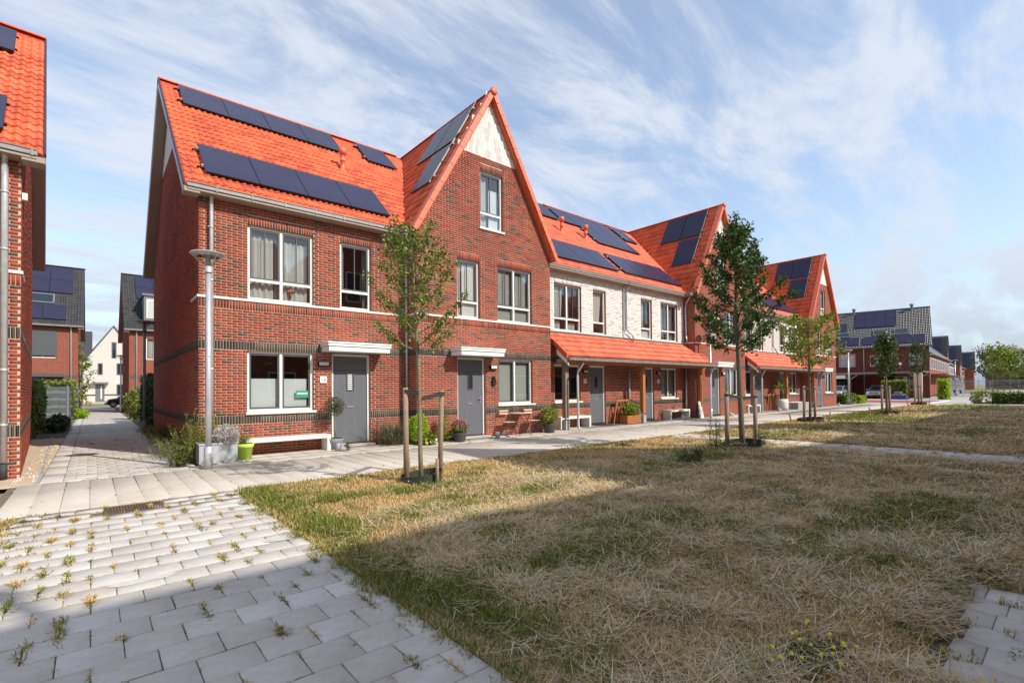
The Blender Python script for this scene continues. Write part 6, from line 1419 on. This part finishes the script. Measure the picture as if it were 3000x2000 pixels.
# woven privacy screen, hedges, plants in the alley
def woven(label, p, q, h):
    t = thing('woven_fence', label, 'fence', (p[0], p[1], 0)); d = Vector((q[0] - p[0], q[1] - p[1], 0)); L = d.length; n = max(1, round(L / .32)); rz = math.atan2(d.y, d.x); u = d / L
    for i in range(n):
        for k in range(9):
            z = .08 + k * (h - .1) / 9; o = .012 if (i + k) % 2 else -.012; m_ = Matrix.Rotation(rz, 4, 'Z'); link('strip', strip_me[k % 2], t, mtx=m_ @ Matrix.Translation((i * L / n, o, z)) @ Matrix.Diagonal((L / n / .32, 1, (h - .1) / 9 / .2, 1)))
    for i in (0, 1): MB('frame_slate').bar((u.x * L * i, u.y * L * i, 0), (u.x * L * i, u.y * L * i, h + .02), .06).build('post', t)
strip_me = [MB('woven_grey').box(0, .318, -.006, .006, 0, .192, a=k).mesh('strip') for k in (0.0, 1.0)]
woven('grey woven screen facing the camera at the left of the alley', (-2.6, 36.1), (-.98, 35.8), 1.85); woven('grey woven screen running back along the left of the alley', (-.95, 35.85), (-.62, 39.5), 1.85)
woven('dark woven screen at the right side of the alley behind the lamp post', (2.1, 37.5), (3.6, 37.4), 1.9)
hedge('tall dark ivy hedge behind the corner house at the left of the alley', -2.2, -1.50, 22.6, 29.0, 1.95, 9000, .12, mt='leaf_holly', seed=61); hedge('bushy green hedge over the grey woven screen', -3.0, -.75, 36.8, 42, 2.15, 5000, .16, 'leaf_holly', seed=62); hedge('dark hedge behind number 16 at the right of the alley', 1.9, 2.8, 23.3, 31, 2.2, 9000, .13, seed=63)
bush('alley_bush', 'sunlit leafy bush at the right side of the alley', 1.85, 34, .5, 1.2, 1.7, 1600, .16, 'leaf_weed', 'shrub', seed=64); bush('alley_bush', 'low sunlit green plants at the foot of the woven screen', -.45, 38.5, .35, 1.6, .5, 1200, .12, 'leaf_lime', 'shrub', seed=65, rnd_mu=.2); bush('alley_bush', 'dark leafy plants at the foot of the ivy hedge', -1.0, 26.5, .35, 2.2, .6, 1800, .12, 'leaf_hedge', 'shrub', seed=66)
tree('slender_tree', 'slender small tree at the corner of the left alley house', -.55, 47, .6, 5.2, .8, 16, 900, .2, 'leaf_yellow', 'bark_dark', 67, .04)
# ------------------------------------------------------------------ cars
def car(label, x, y, rz, m, front_detail=True):
    t = thing('parked_car', label, 'car', (x, y, 0), rz); L, Wc = 3.62, 1.65     # front at local x = 0 facing -x
    prof = [(0.02, .28), (-.02, .50), (.06, .66), (.18, .80), (.95, .95), (3.3, .98), (3.58, .90), (3.62, .5), (3.55, .25)]
    mb = MB(m); ys = [(-Wc / 2 + .0, .86), (-Wc / 2 + .02, .97), (-Wc / 2 + .14, 1.0), (-Wc / 4, 1.0), (Wc / 4, 1.0), (Wc / 2 - .14, 1.0), (Wc / 2 - .02, .97), (Wc / 2, .86)]; R = []
    for yy, k in ys:
        bow = .16 * (abs(yy) / (Wc / 2)) ** 2.5; R.append([mb.v(max(px, px + bow * (1 - px / 1.8)) if px < 1.8 else px - bow * .5, yy, .25 + (pz - .25) * k) for px, pz in prof])
    for i in range(len(R) - 1):
        for k in range(len(prof) - 1): mb.face((R[i][k], R[i][k + 1], R[i + 1][k + 1], R[i + 1][k]), smooth=True)
    mb.face(R[0][::-1]); mb.face(R[-1]); mb.build('body', t)
    gp = [(.88, .92), (1.55, 1.44), (2.0, 1.50), (3.1, 1.46), (3.52, .95)]; gm = MB(m, 'car_glass'); A = [gm.v(px, -Wc / 2 + .06 + (pz - .92) * .30, pz) for px, pz in gp]; B = [gm.v(px, Wc / 2 - .06 - (pz - .92) * .30, pz) for px, pz in gp]
    gm.face(A); gm.face(B[::-1])
    for k in range(4): gm.face((A[k], A[k + 1], B[k + 1], B[k]))
    gm.build('cabin', t)
    def inset(pts, off, f=.88):
        c = sum((Vector(p) for p in pts), Vector()) / len(pts); return [c + (Vector(p) - c) * f + Vector(off) for p in pts]
    V = gm.V; MB('car_glass').quad(inset([V[A[0]], V[A[1]], V[B[1]], V[B[0]]], (-.012, 0, .010))).build('windscreen', t)
    for s, Q in ((-1, A), (1, B)): MB('car_glass').quad(inset([V[Q[0]], V[Q[1]], V[Q[2]], V[Q[3]], V[Q[4]]], (0, s * .012, .01), .84)).build('side_window', t)
    MB('car_glass').quad(inset([V[A[3]], V[A[4]], V[B[4]], V[B[3]]], (.012, 0, .01))).build('rear_window', t)
    for cx in (.62, 2.98):
        for s in (-1, 1):
            w = MB('tyre'); w.tube([(cx, s * (Wc / 2 - .2), .30), (cx, s * (Wc / 2 + .005), .30)], .30, 18); w = w.build('wheel', t); MB('chrome').tube([(cx, s * (Wc / 2 - .0), .30), (cx, s * (Wc / 2 + .012), .30)], .19, 10).build('rim', w)
    for s in (-1, 1): MB('headlight').obox((.14, s * .60, .66), (.05, s * .02, .03), (.03 * s, .12, 0), (-.02, 0, .07)).build('headlight', t); MB(m).obox((1.05, s * .90, 1.0), (.05, 0, 0), (0, .09, 0), (0, 0, .06)).build('mirror', t)
    MB('black').box(-.035, .0, -.42, .42, .60, .66).build('grille', t); MB('black').box(-.045, .02, -.62, .62, .30, .42).build('bumper_intake', t)
    MB('plate_orange').box(-.05, -.036, -.25, .25, .46, .56).build('number_plate', t)
    em = MB('chrome', 'black'); em.prism([(-.05, 0, .55 + .18), (-.05, .075, .55 + .08), (-.05, 0, .55 - .0), (-.05, -.075, .55 + .08)], (.02, 0, 0)); em.prism([(-.056, 0, .55 + .12), (-.056, .035, .55 + .08), (-.056, 0, .55 + .05), (-.056, -.035, .55 + .08)], (.004, 0, 0), 1); em.build('emblem', t, mtx=Matrix.Translation((0, 0, .03)))
    return t
car('grey hatchback facing the lawn under the timber carport', 66.0, 15.35, -.05, 'car_grey'); car('blue-grey car half hidden behind the corner hedge', 64.5, 18.9, -.05, 'car_grey')
car('black car on the cross street beyond the alley', 1.0, 62.2, .0, 'car_black')
# ------------------------------------------------------------------ long dark-roofed house G and what stands before it
GRZ = -PI / 2 + .188     # facade faces -x: local x runs towards -y
G = black_roof_house('long brick house with glinting black roof and solar panels beyond the red street', 0, 16.0, 0, [(7.5, 9.15, 3.75, 5.3, 'blind'), (10.6, 12.0, 3.75, 5.05, 'plain'), (14.2, 15.4, 3.75, 5.3, 'blind'), (12.9, 15.0, .9, 2.5, 'plain')], [(4.7, 7.0, 4.9, 7.1), (5.0, 8.2, 3.1, 4.9), (9.0, 13.1, 3.9, 7.1), (4.0, 9.55, .45, 2.0), (9.9, 15.7, .45, 2.0)], [(7.0, 8.55, 2.2, 3.1), (10.9, 12.3, 2.2, 3.25), (12.9, 14.25, 2.2, 3.25)], wall='wall_maroon', pipes=(10.0,), vents=(8.8, 14.6), rz=GRZ, tm='tile_black')
G.location = (71.6 - 16 * c_(GRZ), 11.4 - 16 * s_(GRZ), 0)
MB('white_plastic').box(13.3, 13.55, -.04, -.01, 3.8, 4.1).build('meter_box', G)
t = thing('timber_carport', 'timber carport along the front of the long house', 'carport', (67.5, 20, 0))
MB('wood_grey').box(-.1, .1, -8.6, 3.5, 2.75, 3.0).build('beam', t); MB('wood_grey').box(.1, 4.0, -8.6, 3.5, 2.9, 3.0).build('deck', t)
for y in (-8.3, -2.0): MB('wood_grey').box(-.12, .12, y - .12, y + .12, 0, 2.74).build('post', t); MB('wood_grey').bar((0, y, 2.1), (0, y + .8, 2.74), .12).bar((0, y, 2.1), (0, y - .8, 2.74), .12).build('brace', t)
MB('black_matte').box(3.4, 3.5, -5.6, -2.3, 0, 2.75).build('back_panel', t); MB('white_paint').box(-.2, 1.0, -1.6, 3.5, 2.30, 2.7).build('awning', t)
tag(MB('petal_pink', 'white_plastic').box(67.9, 67.95, 18.6, 19.8, .9, 1.5).box(67.88, 67.9, 18.6, 19.8, 1.0, 1.1, 1).box(67.88, 67.9, 18.6, 19.8, 1.25, 1.35, 1).build('banner', label='small pink and white board left of the carport post'), cat='banner')
hedge('dark hedge under the white awning of the long house', 67.4, 68.6, 18.4, 23.5, 2.0, 3500, .22, seed=71); hedge('low hedge at the corner of the last gabled house', 46.4, 48.9, 12.6, 13.7, .75, 2400, .16, seed=72, mt='leaf_holly'); hedge('light green low hedge right of the lamp post', 48.9, 50.6, 12.3, 13.3, .55, 1600, .15, 'leaf_lime', 73, z0=.0)
hedge('trimmed light green hedge in front of the long house', 66.0, 66.8, 12.4, 14.6, 1.95, 3200, .2, 'leaf_yellow', 74); hedge('single trimmed green hedge pillar right of the long house', 66.0, 67.6, 9.2, 9.9, 2.0, 1800, .2, 'leaf_lime', 75, z0=.0)
t = thing('blue_container', 'bright blue container with grey covers in the front garden', 'container', (64.6, 12.9, 0)); MB('blue_plastic').box(-.4, .4, -.75, .6, 0, .42).build('container', t); MB('zinc').box(-.4, .4, -.5, .6, .43, .55).box(-.2, .3, -.3, .3, .62, .8).build('cover', t)
t = thing('wheelie_bin', 'black wheeled bin to the right of the grey hatchback', 'bin', (66.2, 14.1, 0)); MB('black').prism([(-.25, -.22, .05), (.25, -.22, .05), (.3, -.28, 1.0), (-.3, -.28, 1.0)], (0, .5, 0)).build('body', t); MB('pot_grey').box(-.33, .33, -.3, .26, 1.0, 1.07).build('lid', t); MB('tyre').tube([(.25, -.25, .1), (.25, .28, .1)], .1, 10).build('wheel', t)
t = thing('timber_post', 'wide pale timber post at the right end of the carport', 'post', (66.8, 11.6, 0)); MB('wood_slat').box(-.15, .15, -.35, .35, 0, 2.74).build('post', t)
# far row along the street
FR = math.radians(4.2)
def far_gable(label, X, Y, h=10.9, rzf=FR):
    t = thing('far_gabled_house', label, 'house', (X, Y, 0), rzf); w = 3.0; zt = h; k = (h - 6) / 3.1
    MB('wall_red').prism([(-w, 0, 0), (w, 0, 0), (w, 0, 5.95), (0, 0, zt - .15), (-w, 0, 5.95)], (0, 10, 0)).build('wall', t)
    pl = plane_mtx((-3.15, 9.4, 5.95), (0, -1, 0), (1, 0, k)); under(t, pl, 9.6, 3.15 * math.hypot(1, k), 'tile_black'); tiles(t, pl, 32, int(3.15 * math.hypot(1, k) / .335), None, 0, 'tile_black')
    under(t, plane_mtx((3.15, -.2, 5.95), (0, 1, 0), (-1, 0, k)), 9.6, 3.15 * math.hypot(1, k), 'tile_black')
    for i in range(3):
        for j in range(2): solar(t, pl, 1.6 + 1.9 * i + 1.4, .9 + j * 2.2, 1.85, 2.15, .12)
    for (x, z, a, b) in ((-1.6, 3.7, .9, 1.7), (.4, 3.7, 1.4, 1.7), (.4, 1, 1.4, 1.4), (-.4, 6.6, .8, 1.6)): f = MB('white_paint').box(x, x + a, -.04, .0, z, z + b).build('window', t); MB('car_glass').box(x + .1, x + a - .1, -.05, -.04, z + .1, z + b - .1).build('pane', f)
    return t
def far_low(label, X0, Y0, L, white=False, rzf=FR):
    t = thing('far_low_house', label, 'house', (X0, Y0, 0), rzf); MB('wall_red').box(0, L, .8, 9, 0, 5.9 if not white else 3.4).build('wall', t)
    if white: MB('wall_white').box(0, L, .8, 9, 3.41, 5.9).build('upper_wall', t)
    MB('tile_black').prism([(-.3, .5, 5.85), (-.3, 5, 10.4), (-.3, 9.5, 5.85), (-.3, 9.3, 5.7), (-.3, 5, 10.2), (-.3, .6, 5.7)], (L + .6, 0, 0)).build('roof', t); MB('zinc').box(-.2, L + .2, .36, .5, 5.75, 5.88).build('gutter', t); MB('white_paint').box(-.32, -.28, .4, 5, 5.6, 5.75).build('fascia', t)
    x = 1.2
    while x < L - 2.2: f = MB('white_paint').box(x, x + 1.5, .74, .8, 3.7, 5.3).build('window', t); MB('car_glass').box(x + .12, x + 1.38, .73, .74, 3.82, 5.18).build('pane', f); x += 3.0
    MB('tile_black').box(2, L - 2, -.8, .8, 2.9, 3.0).build('porch', t)
    return t
far_low('low brick house right of the long house, first of the far row', 87.5, 13.2, 34, False); far_gable('nearest gabled house of the far row, with a black glinting roof', 125.6, 17.3)
far_low('low house with white upper floor between the two nearest far gables', 129, 17.4, 25, True); far_gable('middle gabled house of the far row', 158, 19.4); far_low('low house between the middle and the last far gables', 161.2, 19.6, 29, False); far_gable('last and smallest gabled house of the far row', 194.5, 21.0)
for i, (x, y, w, h, m, lb) in enumerate(((215, 14, 26, 6.5, 'wall_dark', 'grey low house beyond the far row'), (240, 6, 30, 8.5, 'brick_dark', 'dark flat building far behind the small trees'), (160, -1, 20, 3.6, 'shed_blue', 'pale blue long shed behind the slender trees'), (150, -14, 14, 3.2, 'tarp_blue', 'dark blue tent-like shed at the right edge'))):
    t = thing('distant_building', lb, 'building', (x, y, 0)); MB(m).box(0, 12, -w / 2 * .5, w / 2 * .5, 0, h * .7).build('wall', t); MB('slab_grey' if i != 2 else 'shed_pale').prism([(-.3, -w / 4 - .4, h * .7), (-.3, 0, h * 1.05), (-.3, w / 4 + .4, h * .7)], (12.6, 0, 0)).build('roof', t)
# construction fence
for i in range(7):
    if i == 4: continue
    t = thing('fence_panel', ('leftmost', 'second', 'third', 'fourth', '', 'sixth', 'rightmost')[i] + ' mesh panel of the construction fence beyond the street', 'fence', (94, 15.5 - i * 3.5 + .0, 0), group='construction fence panels'); MB('galvanised').bar((0, 0, 0), (0, 0, 2.0), .05).bar((0, -3.4, 0), (0, -3.4, 2.0), .05).bar((0, 0, 2), (0, -3.4, 2), .05).bar((0, 0, .15), (0, -3.4, .15), .05).build('frame', t)
    mb = MB('fence_mesh')
    for k in range(34): mb.bar((0, -k * .1, .15), (0, -k * .1, 2), .018)
    mb.build('mesh', t); MB('concrete_grey').box(-.35, .35, -.1, .1, 0, .14).build('foot', t)
t = thing('advert_sign', 'white sign with blue and green corner stripes beside the far street', 'sign', (92, 11.75, 0), .35)
MB('sign_white').box(-.06, .06, -.72, .72, .15, 2.45).build('board', t); MB('galvanised').box(-.05, .05, -.7, -.62, 0, .15).box(-.05, .05, .62, .7, 0, .15).build('legs', t)
st = MB('sign_blue', 'sign_green')
for (y, z, g) in ((-.52, 2.12, 1), (.18, 2.12, 0), (-.55, .25, 0), (.1, .25, 0)): st.prism([(-.065, y, z), (-.065, y + .22, z), (-.065, y + .36, z + (.28 if z > 1 else .5)), (-.065, y + .14, z + (.28 if z > 1 else .5))], (.004, 0, 0), g)
st.build('stripes', t); lg = MB('sign_blue'); lg.box(-.068, -.062, -.5, .5, 1.90, 1.96); lg.box(-.068, -.062, -.5, .5, 1.02, 1.05).box(-.068, -.062, -.5, .5, 1.72, 1.75).box(-.068, -.062, -.5, -.47, 1.05, 1.72).box(-.068, -.062, .47, .5, 1.05, 1.72); lg.lathe([(.22, -.002), (.17, -.002)], n=20).xf(len(lg.V) - 40, Matrix.Translation((-.067, .12, 1.38)) @ Matrix.Rotation(PI / 2, 4, 'Y') @ Matrix.Diagonal((.55, 1.2, 1, 1))); lg.lathe([(.11, -.002), (.07, -.002)], n=16).xf(len(lg.V) - 32, Matrix.Translation((-.067, -.26, 1.32)) @ Matrix.Rotation(PI / 2, 4, 'Y')); lg.build('logo', t)
# hedge and slender trees at the right edge
hedge('long dense low hedge at the right edge beyond the lawns', 52.2, 54.2, -14, 5.9, .85, 9000, .17, 'leaf_holly', 81)
for i, (x, y) in enumerate(((88.5, 8.5), (89.2, 7.9), (84, 7.0), (84.7, 6.5), (91.0, 6.4), (85.2, 5.3), (86.5, 4.0))):
    tree('slender_tree', ('leftmost thin-topped', 'second', 'third bushy', 'fourth', 'fifth', 'sixth', 'rightmost')[i] + ' slender light green tree of the group behind the long hedge', x, y, 2.5, (6.8, 6.2, 6.6, 6.3, 6.7, 6.0, 6.4)[i], 1.35, 16, 620, .34, 'leaf_yellow' if i else 'leaf_olive', 'bark', 90 + i, .05, 'slender trees behind the long hedge', .9)
t = thing('staked_frame', 'low dark tree brace between the slender trees', 'tree brace', (83, 6.0, 0)); MB('pot_dark').bar((0, -1.6, 1.5), (0, 1.6, 1.3), .12).bar((0, -1.2, .8), (0, .8, 1.9), .1).build('bars', t)
tag(MB('concrete_grey').box(44.0, 46.0, .6, 3.3, -.02, .16).build('concrete_slab', label='flat grey concrete slab lying at the right end of the lawn'), cat='slab')
rr = random.Random(77)
for (x, y, h, k) in ((120, -25, 8, 5), (190, 5, 9, 6), (60, 130, 10, 4)):
    for i in range(k): bush('distant_tree', ('round', 'broad', 'dark', 'ragged', 'low', 'tall')[i] + ' distant tree mass ' + {120: 'behind the blue shed', 190: 'behind the far gables', 60: 'far behind the alley'}[x], x + rr.uniform(-4, 4) + 3 * i, y + rr.uniform(-6, 6), 4, 4, h * rr.uniform(.6, 1), 900, .7, 'leaf_hedge', 'tree', seed=100 + i + x, stems=False, shell=.4)
